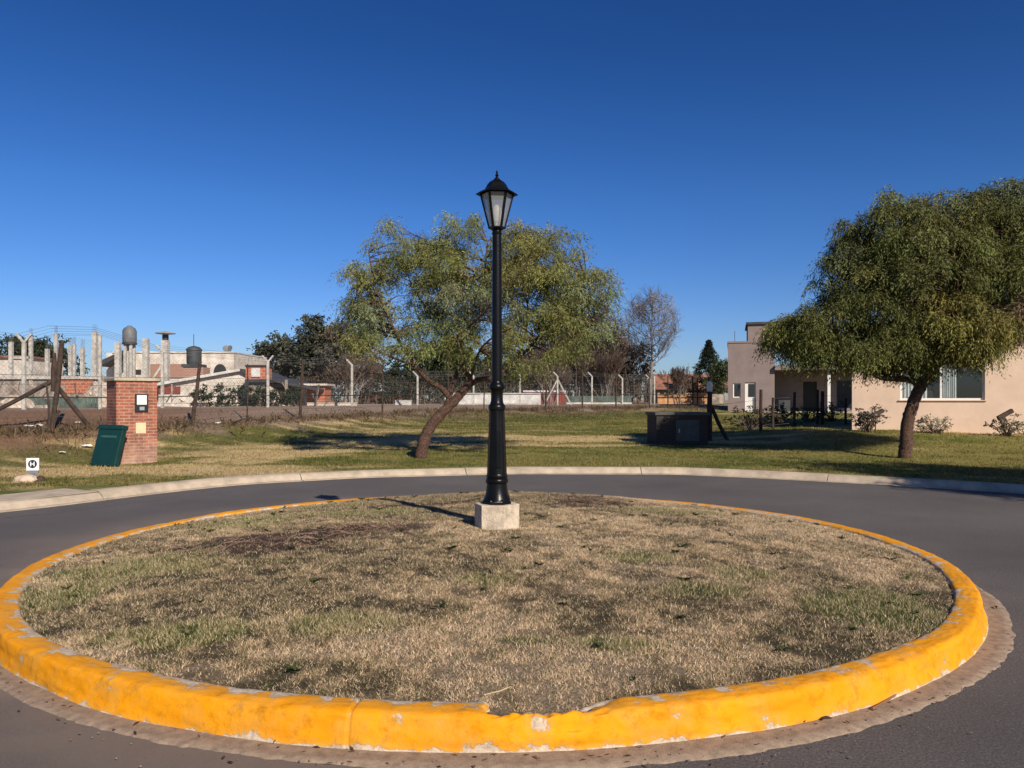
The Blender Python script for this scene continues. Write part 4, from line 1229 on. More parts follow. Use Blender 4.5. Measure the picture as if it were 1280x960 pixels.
bare_tree('bare_tree', bg_spot(728, 80), 10.0, 65, 'grey bare tree rising behind the right edge of the leaning pepper tree crown', .5, 6, .13, 'twig', G_BG, nb=(3, 4), min_r=.011, first=.28)
bare_tree('bare_tree', bg_spot(770, 78), 8.6, 66, 'brown bare tree close left of the tall bare tree', .5, 6, .11, 'twig', G_BG, nb=(3, 4), min_r=.011, first=.28)
bare_tree('bare_tree', bg_spot(850, 68), 3.6, 54, 'small bare shrubby tree in front of the red tiled roof', .4, 5, .05, 'twig', G_BG, extra_stems=5, min_r=.010)

BRD = (.085, .062, .045)
thicket(425, 66, 3.0, 4.0, BRD, 180, 81, 'grey brown undergrowth below the reddish brown bushy tree')
thicket(490, 68, 3.0, 3.0, (.05, .055, .035), 150, 82, 'dark undergrowth between the concrete posts left of the leaning trunk')
thicket(560, 69, 3.0, 3.4, (.045, .052, .03), 150, 83, 'dark green undergrowth behind the fork of the leaning pepper tree')
thicket(635, 70, 3.2, 4.6, (.065, .062, .036), 230, 84, 'dark undergrowth right behind the street lamp pole above the whitewashed wall')
thicket(715, 68, 3.4, 5.4, BRD, 260, 85, 'brown undergrowth behind the braced concrete post and red container')
thicket(775, 69, 2.6, 6.2, BRD, 240, 86, 'tall brown undergrowth at the foot of the tall bare tree')
thicket(838, 78, 2.4, 2.6, (.08, .06, .045), 80, 87, 'low brown brush left of the red tiled roof')
thicket(370, 74, 3.4, 3.0, (.05, .055, .04), 140, 88, 'grey green undergrowth below the gum trees behind the gabled shed')

def conifer():
    d = 70; b = bg_spot(886, d); k = d / 960
    root = empty('conifer_tree', b, 0, 'small dark pointed conifer left of the mauve house', 'tree', G_BG)
    h = EYE - (428 - 500) * k - b.z
    mb = MB(); mb.tube([(0, 0, -.1), (0, 0, h * .5), (0, 0, h * .97)], [.14, .09, .02], 7); mb.build('trunk', M['bark_grey'], root, recalc=False)
    rng = np.random.default_rng(5); cl = []
    for i in range(620):
        t = rng.uniform(0, 1) ** .9
        z = h * (.18 + .84 * t); r = (1 - t) * 2.7 * (.55 + .5 * ((i * 7) % 5) / 4)
        a = rng.uniform(0, 6.28); q = rng.uniform(.3, 1) ** .5
        cl.append((r * q * math.cos(a), r * q * math.sin(a), z))
    cl = np.array(cl)
    foliage('crown', cl, np.tile((.020, .030, .018), (len(cl), 1)), 8, 5, (.15, .3), (.10, .18, .12, .2), .4, .7, 6, root, M['leaf'], .12)
conifer()
b, f = BB(905, 66)
bg_tree('leafy_shrub', b, [f(905, 462, 14, 12, (.07, .085, .03)), f(895, 478, 14, 12, (.06, .075, .03))], 80, 7, .18, .25, 48, 'round green shrub between the conifer and the mauve house', G_BG, trunk_r=.06)['category'] = 'shrub'
b, f = BB(24, 75)
bg_tree('dark_tree', b, [f(20, 440, 22, 20, DK), f(45, 438, 12, 16, DK), f(5, 455, 20, 14, DK)], 130, 7, .28, .24, 49, 'dark tree over the white shed roof at the far left', G_BG)
b, f = BB(62, 62)
bg_tree('dark_tree', b, [f(48, 450, 14, 16, DK), f(60, 440, 10, 14, DK), f(55, 470, 20, 14, EUC), f(74, 450, 8, 20, DK), f(92, 462, 8, 22, DK)], 150, 7, .26, .24, 50, 'dark narrow tree seen between the bare concrete columns', G_BG)

# ================================================================== BRICK PILLAR, GREEN LID, SIGN
def meter_pillar():
    p = W(159.5, 574, 18.0)
    z = H(p.x, 18.0)
    root = empty('brick_pillar', (p.x, 18.2, z - .04), R(40), 'square red brick meter pillar with a concrete cap on the lawn', 'pillar')
    w, dp, h = .88, .92, 1.96
    MB().box(-w / 2, w / 2, -dp / 2, dp / 2, 0, h).build('brick_shaft', M['brick'], root)
    MB().box(-w / 2 - .05, w / 2 + .05, -dp / 2 - .05, dp / 2 + .05, h, h + .07).build('cap', M['cap'], root, bevel=.01)
    y = -dp / 2
    m = MB().box(-.05, .24, y - .035, y + .03, 1.24, 1.66)
    mf = m.build('meter_box', M['meter_black'], root, bevel=.008)
    MB().box(-.012, .20, y - .042, y - .034, 1.41, 1.63).build('label_plate', M['white_paint'], mf)
    MB().box(.045, .15, y - .045, y - .034, 1.28, 1.36).build('meter_window', M['meter_grey'], mf)
    MB().box(-.03, .19, y - .012, y + .03, .74, .99).build('cover_plate', M['cream'], root, bevel=.004)
meter_pillar()

def green_lid():
    # lid leaning back against the pillar
    pl = W(112, 578, 17.35); pr = W(143, 577.5, 17.0)
    a = Vector((pr.x - pl.x, pr.y - pl.y, 0)); wid = a.length
    a.normalize()
    c = (pl + pr) / 2
    zg = H(c.x, c.y)
    root = empty('green_cover_sheet', (c.x, c.y, zg + .0), math.atan2(a.y, a.x), 'dark green plastic panel leaning against the brick pillar', 'panel')
    ln, ang = .93, R(15)
    u = Vector((0, math.sin(ang), math.cos(ang))); nrm = Vector((0, -math.cos(ang), math.sin(ang)))   # up along the lid, outwards
    X = Vector((1, 0, 0))
    o = Vector((0, 0, .03))
    T = .12
    def slab(u0, u1, x0, x1, n0, n1):
        cc = o + u * (u0 + u1) / 2 + X * (x0 + x1) / 2 + nrm * (n0 + n1) / 2
        return MB().obb(cc, X * (x1 - x0) / 2, nrm * (n1 - n0) / 2, u * (u1 - u0) / 2)
    hw = wid / 2
    slab(.02, ln - .02, -hw + .015, hw - .015, -T, 0).build('shell', M['green_plastic'], root, bevel=.012)
    slab(ln - .10, ln, -hw, hw, -T - .01, .022).build('top_rim', M['green_plastic'], root, bevel=.008)
    slab(0, .045, -hw, hw, -T - .01, .016).build('bottom_rim', M['green_plastic'], root, bevel=.008)
    slab(ln - .30, ln - .245, -hw * .62, hw * .62, -.01, .014).build('grip_rib', simple('green_worn', (.03, .095, .08), .5), root, bevel=.006)
green_lid()

def hydrant_sign():
    d = 14.3; p = W(41, 594, d); k = d / 960
    zg = H(p.x, d)
    root = empty('ground_sign', (p.x, d, zg), R(8), 'small white square sign marked with a circled letter low in the grass', 'sign')
    w = 7.3 * k
    zt = EYE - (572.5 - 500) * k - zg; zb = EYE - (588.0 - 500) * k - zg
    MB().box(-w, w, -.01, .01, zb, zt).build('sign_plate', M['sign_white'], root)
    cz = (zt + zb) / 2 + .005; rr = w * .70
    MB().add([(rr * math.cos(t * math.pi / 20), y, cz + rr * math.sin(t * math.pi / 20)) for y in (-.014, -.009) for t in range(40)],
             [tuple(range(40)), tuple(range(79, 39, -1))] + [(i, 40 + i, 40 + (i + 1) % 40, (i + 1) % 40) for i in range(40)]).build('sign_disc', M['sign_dark'], root)
    hM = MB(); s = rr * .52; t = rr * .26
    hM.box(-s, -s + t, -.019, -.013, cz - s * 1.05, cz + s * 1.05); hM.box(s - t, s, -.019, -.013, cz - s * 1.05, cz + s * 1.05); hM.box(-s + t, s - t, -.0185, -.0135, cz - t * .5, cz + t * .5)
    hM.build('letter', M['sign_white'], root)
    MB().box(-w * .92, w * .92, -.012, .012, zb - .055, zb - .003).build('bracket', M['grey_metal'], root)
    MB().box(-.025, .025, -.008, .022, -.1, zb - .05).build('stake', M['grey_metal'], root)
    rng = random.Random(3)
    def rock(name, x, y, s, mat, label, cat, zs=.6):
        z = H(x, y); import bmesh
        bm = bmesh.new(); bmesh.ops.create_icosphere(bm, subdivisions=2, radius=1)
        for v in bm.verts:
            q = .78 + .4 * float(vnoise(np.array([v.co.x * 1.9 + x]), np.array([v.co.z * 1.9 + v.co.y * 1.3]), 5)[0])
            v.co = Vector((v.co.x * s[0] * q, v.co.y * s[1] * q, v.co.z * s[2] * q))
        me = bpy.data.meshes.new(name); bm.to_mesh(me); bm.free()
        o = link(name, me, mat); o.location = (x, y, z + s[2] * .35); tag(o, label, cat); return o
    rock('stone_lump', p.x + .16, d - .45, (.22, .16, .10), M['stone'], 'pale pinkish lump of broken concrete beside the small white sign', 'rock')
    rock('dark_clod', p.x + .37, d - .38, (.09, .07, .08), M['wood_dark'], 'dark rusty clod right of the pale concrete lump', 'clod')
    rock('black_block', p.x + .02, d - .22, (.15, .07, .05), M['sign_dark'], 'black block lying at the foot of the small white sign', 'block')
hydrant_sign()

def litter():
    rng = random.Random(9)
    for (px, py, s, lab) in [(37, 536.5, .20, 'crumpled white paper at the far left below the wooden brace'), (48, 535, .17, 'white scrap of plastic beside the leaning wooden post foot'),
                             (97, 530.5, .10, 'tiny white scrap on the bank left of the green lid'), (109, 560.5, .15, 'white scrap of paper on the grass left of the green lid'), (78, 568.5, .09, 'pale scrap on the grass right of the small white sign'),
                             (273, 531, .13, 'pale scrap on the bank right of the leaning dark post')]:
        # find the ground along the ray
        d = 10.
        while d < 60:
            q = W(px, py, d)
            if q.z < H(q.x, d): break
            d += .05
        mb = MB(); n = 5
        vs = []; 
        for j in range(n):
            for i in range(n):
                u = (i / (n - 1) - .5) * s * 1.6; v = (j / (n - 1) - .5) * s * .9
                vs.append((u * (1 + rng.gauss(0, .1)), v * (1 + rng.gauss(0, .1)), .05 + rng.uniform(0, s * .4)))
        mb.add(vs, [(j * n + i, j * n + i + 1, (j + 1) * n + i + 1, (j + 1) * n + i) for j in range(n - 1) for i in range(n - 1)])
        o = mb.build('litter_scrap', M['litter'], None, smooth=True); o.location = (q.x, d, H(q.x, d)); o.rotation_euler = (0, 0, rng.uniform(-.6, .6))
        sm = o.modifiers.new('thick', 'SOLIDIFY'); sm.thickness = .006
        tag(o, lab, 'litter', 'scraps of litter on the grass')
litter()

def kerb_stick():
    a = W(1140, 858, 4.29); b = W(1090, 893, 3.93)
    mb = MB()
    P = [Vector((a.x, a.y, .022)), Vector(((a.x + b.x) / 2 + .01, (a.y + b.y) / 2, .020)), Vector((b.x, b.y, .018))]
    mb.tube(curve(P, 4), [.004, .005, .006, .006, .006, .006, .006, .007, .008], 6)
    tag(mb.build('stick', simple('stick_brown', (.20, .10, .06), .9), smooth=True), 'thin brown stick lying in the gutter at the right front of the kerb', 'stick')
    mb = MB()
    g = lambda px, py: (lambda d: Vector(((px - 640) / 960 * d, d, 0)))(1.44 * 960 / (py - 500))
    P = [g(605, 868), g(625, 863), g(642, 856)]
    for p in P: p.z = .158 if p.y < 3.95 else .165
    mb.tube(curve(P, 5), [.003] * 11, 5)
    tag(mb.build('straw_stem', simple('straw_stem', (.55, .42, .24), .9), smooth=True), 'pale straw stem lying across the grass edge above the broken kerb', 'stem')
    # curled dead leaf
    for (px, py, lab) in [(1245, 762, 'dark curled leaf in the gutter at the right of the kerb'), (1033, 903, 'small dark leaf in the gutter near the stick')]:
        d = 1.6 * 960 / (py - 500); x = (px - 640) / 960 * d
        mb = MB(); n = 7; vs = []
        for i in range(n):
            t = i / (n - 1); w = .018 * math.sin(math.pi * (.08 + .86 * t))
            for s in (-1, 0, 1):
                vs.append((t * .06 - .03, s * w * .6, .012 + .008 * abs(s) + .008 * math.sin(3 * t)))
        mb.add(vs, [(i * 3 + j, i * 3 + j + 1, (i + 1) * 3 + j + 1, (i + 1) * 3 + j) for i in range(n - 1) for j in range(2)])
        o = mb.build('dead_leaf', M['wood_dark'], None, smooth=True); o.location = (x, d, .0); o.rotation_euler = (0, 0, 1.1 if px > 1200 else .3)
        o.modifiers.new('thick', 'SOLIDIFY').thickness = .0015
        tag(o, lab, 'leaf', 'dead leaves in the gutter')
kerb_stick()

# ================================================================== WOODEN POST FENCE
def wire(mb, a, b, r=.004, sag=.0, n=3):
    a = Vector(a); b = Vector(b)
    m = (a + b) / 2 - Vector((0, 0, sag))
    mb.tube([a, a.lerp(m, .5) * 1, m, b], r, n, cap=False) if sag else mb.tube([a, b], r, n, cap=False)

def chain_link(mb, a, b, z0, z1, step, r):
    """woven diagonal wires on the vertical sheet between two foot points"""
    a = Vector(a); b = Vector(b); L = (b - a).length; u = (b - a) / L
    hgt_ = z1 - z0
    k = -hgt_
    while k < L:
        for sgn in (1, -1):
            s0, s1 = max(k, 0), min(k + hgt_, L)
            if s1 <= s0: continue
            if sgn == 1: za, zb = z0 + (s0 - k), z0 + (s1 - k)
            else: za, zb = z1 - (s0 - k), z1 - (s1 - k)
            p = a + u * s0; q = a + u * s1
            gp = p.z; gq = q.z
            mb.tube([(p.x, p.y, gp + za), (q.x, q.y, gq + zb)], r, 3, cap=False)
        k += step

def wooden_fence():
    posts = [(-150, 17.2, 420, .11, 0), (65, 20.9, 425, .115, .10), (240, 25, 452, .11, .12), (309, 27.5, 455, .045, 0), (375, 30, 450, .10, .04), (478, 36, 448, .07, .0), (560, 41, 450, .06, 0), (605, 43, 452, .06, 0), (682, 46, 466, .10, .02), (728, 48, 465, .09, .0), (770, 50, 468, .09, 0), (812, 52, 470, .07, 0),
             (835, 54, 470, .08, 0), (866, 56, 470, .09, 0), (872, 56.6, 472, .08, 0)]
    p0 = bg_spot(240, 25)
    root = empty('wire_fence', (p0.x, p0.y, p0.z), 0, 'sagging wire fence on dark weathered wooden posts along the bank', 'fence')
    loc = lambda v: Vector(v) - p0
    feet = []
    for i, (px, d, py, w, tilt) in enumerate(posts):
        x = (px - 640) / 960 * d; z = H(x, d)
        top = EYE - (py - 500) / 960 * d
        f = Vector((x, d, z)); feet.append((f, top))
        mb = MB()
        tp = f + Vector((tilt * (top - z), .05, top - z))
        mid = f.lerp(tp, .5) + Vector((.02, 0, 0))
        mb.tube([loc(f - Vector((0, 0, .15))), loc(f.lerp(tp, .25)), loc(mid), loc(f.lerp(tp, .8)), loc(tp)], [w * .62, w * .58, w * .55, w * .60 if i == 1 else w * .5, w * .48], 9)
        mb.build('post', M['wood_dark'], root, smooth=True)
        if i == 1:
            # broken flaring head and two braces
            hb = MB()
            hb.tube([loc(f + Vector((.05, -.05, 1.1))), loc(f + Vector((.10, -.06, 1.7))), loc(f + Vector((.10, -.06, 2.15)))], [.05, .082, .045], 7)
            hb.build('split_head', M['wood_dark'], root, smooth=True)
            k = d / 960
            jt = f + Vector((.02, 0, (540 - 476) * k))
            e1 = W(-28, 528, d - .6); e1.z = min(e1.z, H(e1.x, e1.y) + .35)
            e2 = W(112, 530, d + .9)
            for e in (W(-40, 523, d - .8), W(113, 528, d + .6)):
                bb = MB(); e = Vector((e.x, e.y, min(e.z, H(e.x, e.y) + .06)))
                bb.tube([loc(jt), loc(jt.lerp(e, .5) + Vector((0, 0, -.02))), loc(e)], [.065, .06, .055], 8)
                bb.build('brace', M['wood_dark'], root, smooth=True)
            for (q0, q1, r) in (((61, 540), (74, 513), .05), ((66, 541), (69, 512), .03), ((62, 538), (58, 480), .035)):
                bb = MB(); bb.tube([loc(W(*q0, d - .25)), loc(W((q0[0] + q1[0]) / 2 + 1, (q0[1] + q1[1]) / 2, d - .22)), loc(W(*q1, d - .2))], [r, r * .9, r * .6], 6)
                bb.build('broken_stake', M['wood_dark'], root, smooth=True)
    wm = MB(); rail = MB()
    rng = random.Random(2)
    for i in range(len(feet) - 1):
        (a, ta), (b, tb) = feet[i], feet[i + 1]
        for hh in (.12, .42, .95, 1.3, 1.55):
            p = a + Vector((0, 0, hh)); q = b + Vector((0, 0, hh))
            r = .021 if hh == .95 else (.026 if hh == .12 and i < 4 else .006)
            n = 8
            pts = []
            for s in range(n + 1):
                t = s / n
                sag = (.14 if hh == .12 else .03) * math.sin(math.pi * t)
                m = p.lerp(q, t); m.z -= sag; pts.append(loc(m))
            (rail if hh == .95 else wm).tube(pts, r, 4, cap=False)
        chain_link(wm, loc(a), loc(b), .05, 1.55, .22, .0022)
    wm.build('wire', M['wire'], root, recalc=False)
    rail.build('tension_rail', simple('rail_green', (.03, .038, .032), .6), root, recalc=False)
wooden_fence()

# ================================================================== CONCRETE POST FENCE
def concrete_fence():
    posts = [(-90, 24.5, 1), (30, 27, 2), (70, 28.5, 0), (125, 31, 0), (203, 33, 1), (335, 37, 2), (440, 42, 1), (522, 48, 1), (592, 52, 1), (650, 54, 1), (697, 56, 3), (740, 58, 1), (778, 60, 1), (812, 61, 1), (818, 61.6, 0)]
    p0 = bg_spot(335, 37)
    root = empty('mesh_fence', (p0.x, p0.y, p0.z), 0, 'tall chain link fence on pale concrete posts with angled tops and barbed wire', 'fence')
    loc = lambda v: Vector(v) - p0
    feet = []
    tops = {-90: 412, 30: 428, 70: 417, 125: 418, 203: 440, 335: 452, 440: 456, 522: 470, 592: 470, 650: 468, 697: 470, 740: 470, 778: 473, 812: 473, 818: 470}
    for (px, d, kind) in posts:
        x = (px - 640) / 960 * d; z = H(x, d)
        f = Vector((x, d, z)); top = EYE - (tops[px] - 500) / 960 * d
        feet.append((f, top))
        mb = MB(); w = .056
        mb.bar(loc(f - Vector((0, 0, .2))), loc(Vector((x, d, top))), w * 2, w * 2)
        arm = .42
        u = Vector((-.72, .15, .7))
        if kind in (1, 3):
            mb.bar(loc(Vector((x + .02, d, top - .04))), loc(Vector((x, d, top)) + u * arm), w * 1.5, w * 1.5)
        if kind == 2:
            mb.bar(loc(Vector((x + .02, d, top - .04))), loc(Vector((x, d, top)) + u * arm), w * 1.3, w * 1.3)
            mb.bar(loc(Vector((x - .02, d + .003, top - .04))), loc(Vector((x, d + .003, top)) + Vector((.6, 0, .7)) * arm), w * 1.3, w * 1.3)
        mb.build('post', M['concrete_post'], root, bevel=.008)
        if kind == 3 or px == 203:
            for s in ((-1, 1) if kind == 3 else (-1,)):
                bb = MB(); bb.bar(loc(Vector((x, d + .01, z + (1.9 if kind == 3 else 1.9)))), loc(Vector((x + s * (1.0 if kind == 3 else 1.1), d - .25, z - .03))), .09, .09)
                bb.build('brace', M['concrete_post'], root)
    wm = MB()
    for i in range(len(feet) - 1):
        (a, ta), (b, tb) = feet[i], feet[i + 1]
        ha, hb = ta - a.z, tb - b.z
        for k, fr in enumerate((.02, .5, .98)):
            wm.tube([loc(a + Vector((0, 0, ha * fr))), loc(b + Vector((0, 0, hb * fr)))], .004, 3, cap=False)
        for k in (0, .14, .28, .42):
            u = Vector((-.72, .15, .7)) * k
            wm.tube([loc(Vector((a.x, a.y, ta)) + u), loc(Vector((b.x, b.y, tb)) + u)], .006, 3, cap=False)
        chain_link(wm, loc(a), loc(b), .05, min(ha, hb) - .05, .16, .0022)
    wm.build('mesh_wire', M['wire'], root, recalc=False)
concrete_fence()

# ================================================================== BUILDINGS AT THE BACK LEFT
def pbox(px0, px1, py0, py1, d, dep, org, gap=0):
    """box whose near face spans those picture limits at distance d, in org's space"""
    a = W(px0, py1, d); b = W(px1, py0, d)
    return MB().box(a.x - org.x, b.x - org.x, d - org.y, d + dep - org.y, a.z - org.z, b.z - org.z)

def unfinished_building():
    d = 43.0; o = bg_spot(60, d)
    root = empty('unfinished_building', o, 0, 'unfinished grey block building with bare concrete columns standing on its slab', 'building')
    zb = o.z - .3
    a = W(-120, 474, d); b = W(128, 474, d)
    MB().box(a.x - o.x, b.x - o.x, 0, 7, zb - o.z, a.z - o.z).build('block_wall', M['grey_block'], root)
    MB().box(a.x - o.x - .1, b.x - o.x + .1, -.15, 7.1, a.z - o.z, a.z - o.z + .16).build('slab', M['concrete_post'], root)
    pbox(74, 116, 475, 492, d - .05, .045, o).build('brick_infill', M['brick_orange'], root)
    for (px, py, w, dy) in [(-40, 440, 6, .3), (12.5, 427, 5, .3), (37.5, 420, 4.5, .4), (34, 452, 4, 5.5), (58, 436, 5, .4), (72, 440, 4, 5), (87, 432, 5, .4), (92, 430, 4, 4.0), (102, 434, 5, .3), (117, 415, 6.5, .4), (121, 431, 5, 2.2), (69, 417, 4, .3)]:
        k = (d + dy) / 960; w = w * .82
        x = (px - 640) * k; top = EYE - (py - 500) * k
        c = MB().box(x - w * k / 2 - o.x, x + w * k / 2 - o.x, dy, dy + w * k, a.z - o.z + .16, top - o.z)
        c.build('column', M['concrete_post'], root)
        rb = MB()
        for (ux, uy) in ((.2, .2), (.8, .2), (.2, .8), (.8, .8)):
            rb.tube([(x - w * k / 2 + ux * w * k - o.x, dy + uy * w * k, top - o.z - .05), (x - w * k / 2 + ux * w * k - o.x + .02, dy + uy * w * k, top - o.z + .45)], .010, 4, cap=False)
        rb.build('rebar', M['wire'], root, recalc=False)
    pbox(14, 37, 445.5, 448.5, d + .4, .18, o).build('tie_beam', M['concrete_post'], root)
    # green sheet hoarding in front of it
    d2 = 35.5; o2 = bg_spot(75, d2)
    h = empty('green_hoarding', o2, 0, 'faded green sheet hoarding below the unfinished building', 'hoarding')
    mb = MB()
    a = W(-60, 516, d2); b = W(124, 497, d2)
    x = a.x; i = 0
    while x < b.x:
        mb.box(x - o2.x, x + .09 - o2.x, (.0 if i % 2 else .035), (.02 if i % 2 else .055), -.1, b.z - o2.z + .05 * math.sin(i * .37)); x += .092; i += 1
    mb.build('corrugated_sheet', M['teal'], h)
    p = MB()
    for px in (-40, 28, 95, 122):
        xx = (px - 640) / 960 * d2; p = MB().box(xx - o2.x - .04, xx - o2.x + .04, .06, .14, -.2, b.z - o2.z + .1); p.build('support_post', M['wood_dark'], h)
    # rubble heaps
    import bmesh
    for (px, py0, d3, sx, sz, lab) in [(20, 512, 33.8, 1.1, .55, 'pale rubble heap at the far left in front of the green hoarding'), (126, 500, 36.5, 1.0, 1.5, 'heap of broken brick and branches behind the brick pillar')]:
        bse = bg_spot(px, d3)
        bm = bmesh.new(); rng = random.Random(px)
        bmesh.ops.create_icosphere(bm, subdivisions=4, radius=1)
        for v in bm.verts:
            q = .8 + .5 * float(fbm(np.array([v.co.x * 2.2]), np.array([v.co.z * 2 + v.co.y * 2.3]), 3)[0])
            v.co = Vector((v.co.x * sx * .75 * q, v.co.y * sx * .5 * q, v.co.z * sz * .75 * q))
        for q in range(150):
            r = abs(rng.gauss(0, .5)); a_ = rng.uniform(0, 6.28)
            hh = sz * max(0, 1 - r) * rng.uniform(.3, 1)
            s = rng.uniform(.06, .2)
            mt = Matrix.Translation((r * sx * math.cos(a_), r * sx * .6 * math.sin(a_), hh)) @ Matrix.Rotation(rng.uniform(0, 3), 4, Vector((rng.random(), rng.random(), rng.random() + .1)).normalized()) @ Matrix.Diagonal((s * 1.5, s, s * .8, 1))
            bmesh.ops.create_cube(bm, size=1, matrix=mt)
        me = bpy.data.meshes.new('rubble'); bm.to_mesh(me); bm.free()
        ob = link('rubble_heap', me, M['rubble']); ob.location = bse; tag(ob, lab, 'rubble')
unfinished_building()

def scrap():
    """boards, poles and sheets heaped about the building site"""
    rng = random.Random(21)
    mb = MB()
    for i in range(70):
        if i < 48: px, d = rng.uniform(-60, 132), rng.uniform(36.6, 41.5)
        else: px, d = rng.uniform(196, 420), rng.uniform(41.2, 43.3)
        b = bg_spot(px, d); L = rng.uniform(.6, 2.6); t = rng.uniform(-1, 1); up = rng.uniform(.1, 1.5)
        mb.bar(b + Vector((0, 0, -.05)), b + Vector((t * L * .6, rng.uniform(-.3, .3), up)), rng.uniform(.05, .22), rng.uniform(.02, .05))
    tag(mb.build('scrap_timber', simple('scrap_grey', (.22, .175, .14), .9, 0, .7, 1.3)), kind='stuff')
scrap()

def house_box(name, label, px0, px1, py_top, d, dep, mat, roof=None, cat='house', rise=0.):
    o = bg_spot((px0 + px1) / 2, d)
    root = empty(name, o, 0, label, cat)
    a = W(px0, py_top, d); b = W(px1, py_top, d)
    MB().box(a.x - o.x, b.x - o.x, 0, dep, -.3, a.z - o.z).build('wall', M[mat], root)
    if roof:
        MB().box(a.x - o.x - .15, b.x - o.x + .15, -.25, dep + .15, a.z - o.z, a.z - o.z + .14).build('roof', M[roof], root)
    return root, o, a.z - o.z

def back_left_houses():
    root, o, h = house_box('white_shed', 'low white shed with a brown roof edge behind the columns at the far left', -60, 27, 447, 54, 5, 'white_house', 'tile_red', 'shed')
    # white house with tank
    root, o, h = house_box('white_house', 'long white rendered house with a flat parapet behind the brick pillar', 133, 292, 441, 60, 8, 'white_house')
    d = 60
    pbox(140, 292, 439.5, 441, d - .1, 8.2, o).build('parapet', M['white_low'], root)
    pbox(188, 252, 455, 472, d - .12, .1, o).build('brick_patch', M['brick_dull'], root)
    # arched dark opening
    c = W(275, 466, d - .06); k = d / 960
    ar = [(c.x - o.x + 8 * k * math.cos(t * math.pi / 12), c.z - o.z + 11 * k * math.sin(t * math.pi / 12)) for t in range(13)] + [(c.x - o.x - 8 * k, c.z - o.z - 4 * k), (c.x - o.x + 8 * k, c.z - o.z - 4 * k)]
    MB().prism(ar, d - .07 - o.y, d - .01 - o.y).build('arched_window', M['dark_room'], root)
    pbox(165, 176, 462, 468, d - .06, .05, o).build('vent', M['dark_room'], root)
    for (px, w) in ((283, 3), (288, 4)):
        q = W(px, 436, d + .5)
        mb = MB(); mb.lathe([(.02, 0), (.1, .03), (.28, .14), (.30, .17), (.26, .16)], 12); ob = mb.build('satellite_dish', M['tank_grey'], root, smooth=True)
        ob.location = (q.x - o.x, q.y - o.y, h + .28); ob.rotation_euler = (R(65), 0, R(25 if px == 283 else -20))
        MB().bar((q.x - o.x, q.y - o.y + .1, h), (q.x - o.x, q.y - o.y + .06, h + .35), .04).build('dish_mast', M['wire'], root)
    # gable roof annex left: dark sloping roof
    dd = 58.; a = W(124, 452, dd)
    pr = [(W(123, 452, dd).x - o.x, W(0, 452, dd).z - o.z), (W(155, 440, dd).x - o.x, W(0, 437, dd).z - o.z), (W(155, 440, dd).x - o.x, W(0, 442, dd).z - o.z), (W(124, 446, dd).x - o.x, W(0, 458, dd).z - o.z)]
    mb = MB().prism(pr, dd - o.y, dd - o.y + 1.6); mb.build('sloping_roof', M['roof_dark'], root)
    # bare columns in front of the house
    o2 = bg_spot(160, 46)
    r2 = empty('column_frame', o2, 0, 'pair of bare concrete columns with a beam under the tall grey water tank', 'columns')
    for (px, py, w) in ((146, 428, 6), (181, 423, 6.5)):
        kk = 46 / 960; x = (px - 640) * kk
        MB().box(x - w * kk / 2 - o2.x, x + w * kk / 2 - o2.x, 0, w * kk, -.2, EYE - (py - 500) * kk - o2.z).build('column', M['concrete_post'], r2)
    pbox(143, 184, 474, 477, 45.99, .27, o2).build('beam', M['concrete_post'], r2)
    # water tank on its stand
    d = 50.; o3 = bg_spot(162, d); k = d / 960
    t = empty('water_tank', o3, 0, 'tall grey cylindrical water tank on concrete legs above the white house', 'water tank')
    zb = EYE - (428 - 500) * k - o3.z; zt = EYE - (408 - 500) * k - o3.z
    r = 8.2 * k
    MB().lathe([(r * .94, zb), (r, zb + .08), (r, zb + .25), (r * 1.02, zb + .28), (r, zb + .32), (r, zt - .3), (r * .8, zt - .12), (r * .35, zt), (r * .3, zt + .05), (.05, zt + .06)], 24).build('drum', M['tank_grey'], t, smooth=True)
    MB().lathe([(r * 1.05, zb - .14), (r * 1.05, zb - .005)], 24).build('platform', M['roof_dark'], t)
    for px in (-3.6, 3.6):
        for dy in (-.2, .2):
            MB().box(px * k - 1.6 * k, px * k + 1.6 * k, dy - .06, dy + .06, -.2, zb - .14).build('leg', M['concrete_post'], t)
    # mushroom vent
    d = 47.; o4 = bg_spot(205, d); k = d / 960
    t = empty('chimney', o4, 0, 'slim concrete chimney with a wide flat cap right of the grey water tank', 'chimney')
    zc = EYE - (418 - 500) * k - o4.z
    MB().box(-4 * k, 4 * k, 0, 8 * k, -.2, zc - .35).build('shaft', M['concrete_post'], t)
    MB().box(-2.8 * k, 2.8 * k, .06, .06 + 5.6 * k, zc - .35, zc).build('flue', M['roof_dark'], t)
    MB().lathe([(.15, zc), (12 * k, zc + .06), (12 * k, zc + .10), (6 * k, zc + .16), (.1, zc + .2)], 20, c=(0, .2)).build('cap', M['zinc'], t)
    # dark tank on brick base
    d = 48.; o5 = bg_spot(238, d); k = d / 960
    t = empty('water_tank', o5, 0, 'squat black water tank on a small brick base in front of the white house', 'water tank')
    zb = EYE - (455 - 500) * k - o5.z; zt = EYE - (432 - 500) * k - o5.z; r = 9 * k
    MB().box(-9 * k, 16 * k, 0, 1.1, -.2, zb - .2).build('brick_base', M['brick_dull'], t)
    MB().box(-11 * k, 11 * k, -.06, 1.2, zb - .2, zb).build('platform', M['roof_dark'], t)
    MB().lathe([(r * .9, zb), (r, zb + .1), (r, zt - .3), (r * 1.1, zt - .26), (r * 1.08, zt - .2), (r * .75, zt - .06), (r * .3, zt), (.04, zt + .02)], 22, c=(0, .55)).build('drum', M['tank_dark'], t, smooth=True)
    MB().tube([(0, .5, zt), (0, .5, zt + .75)], .025, 5).build('pipe', M['wire'], t)
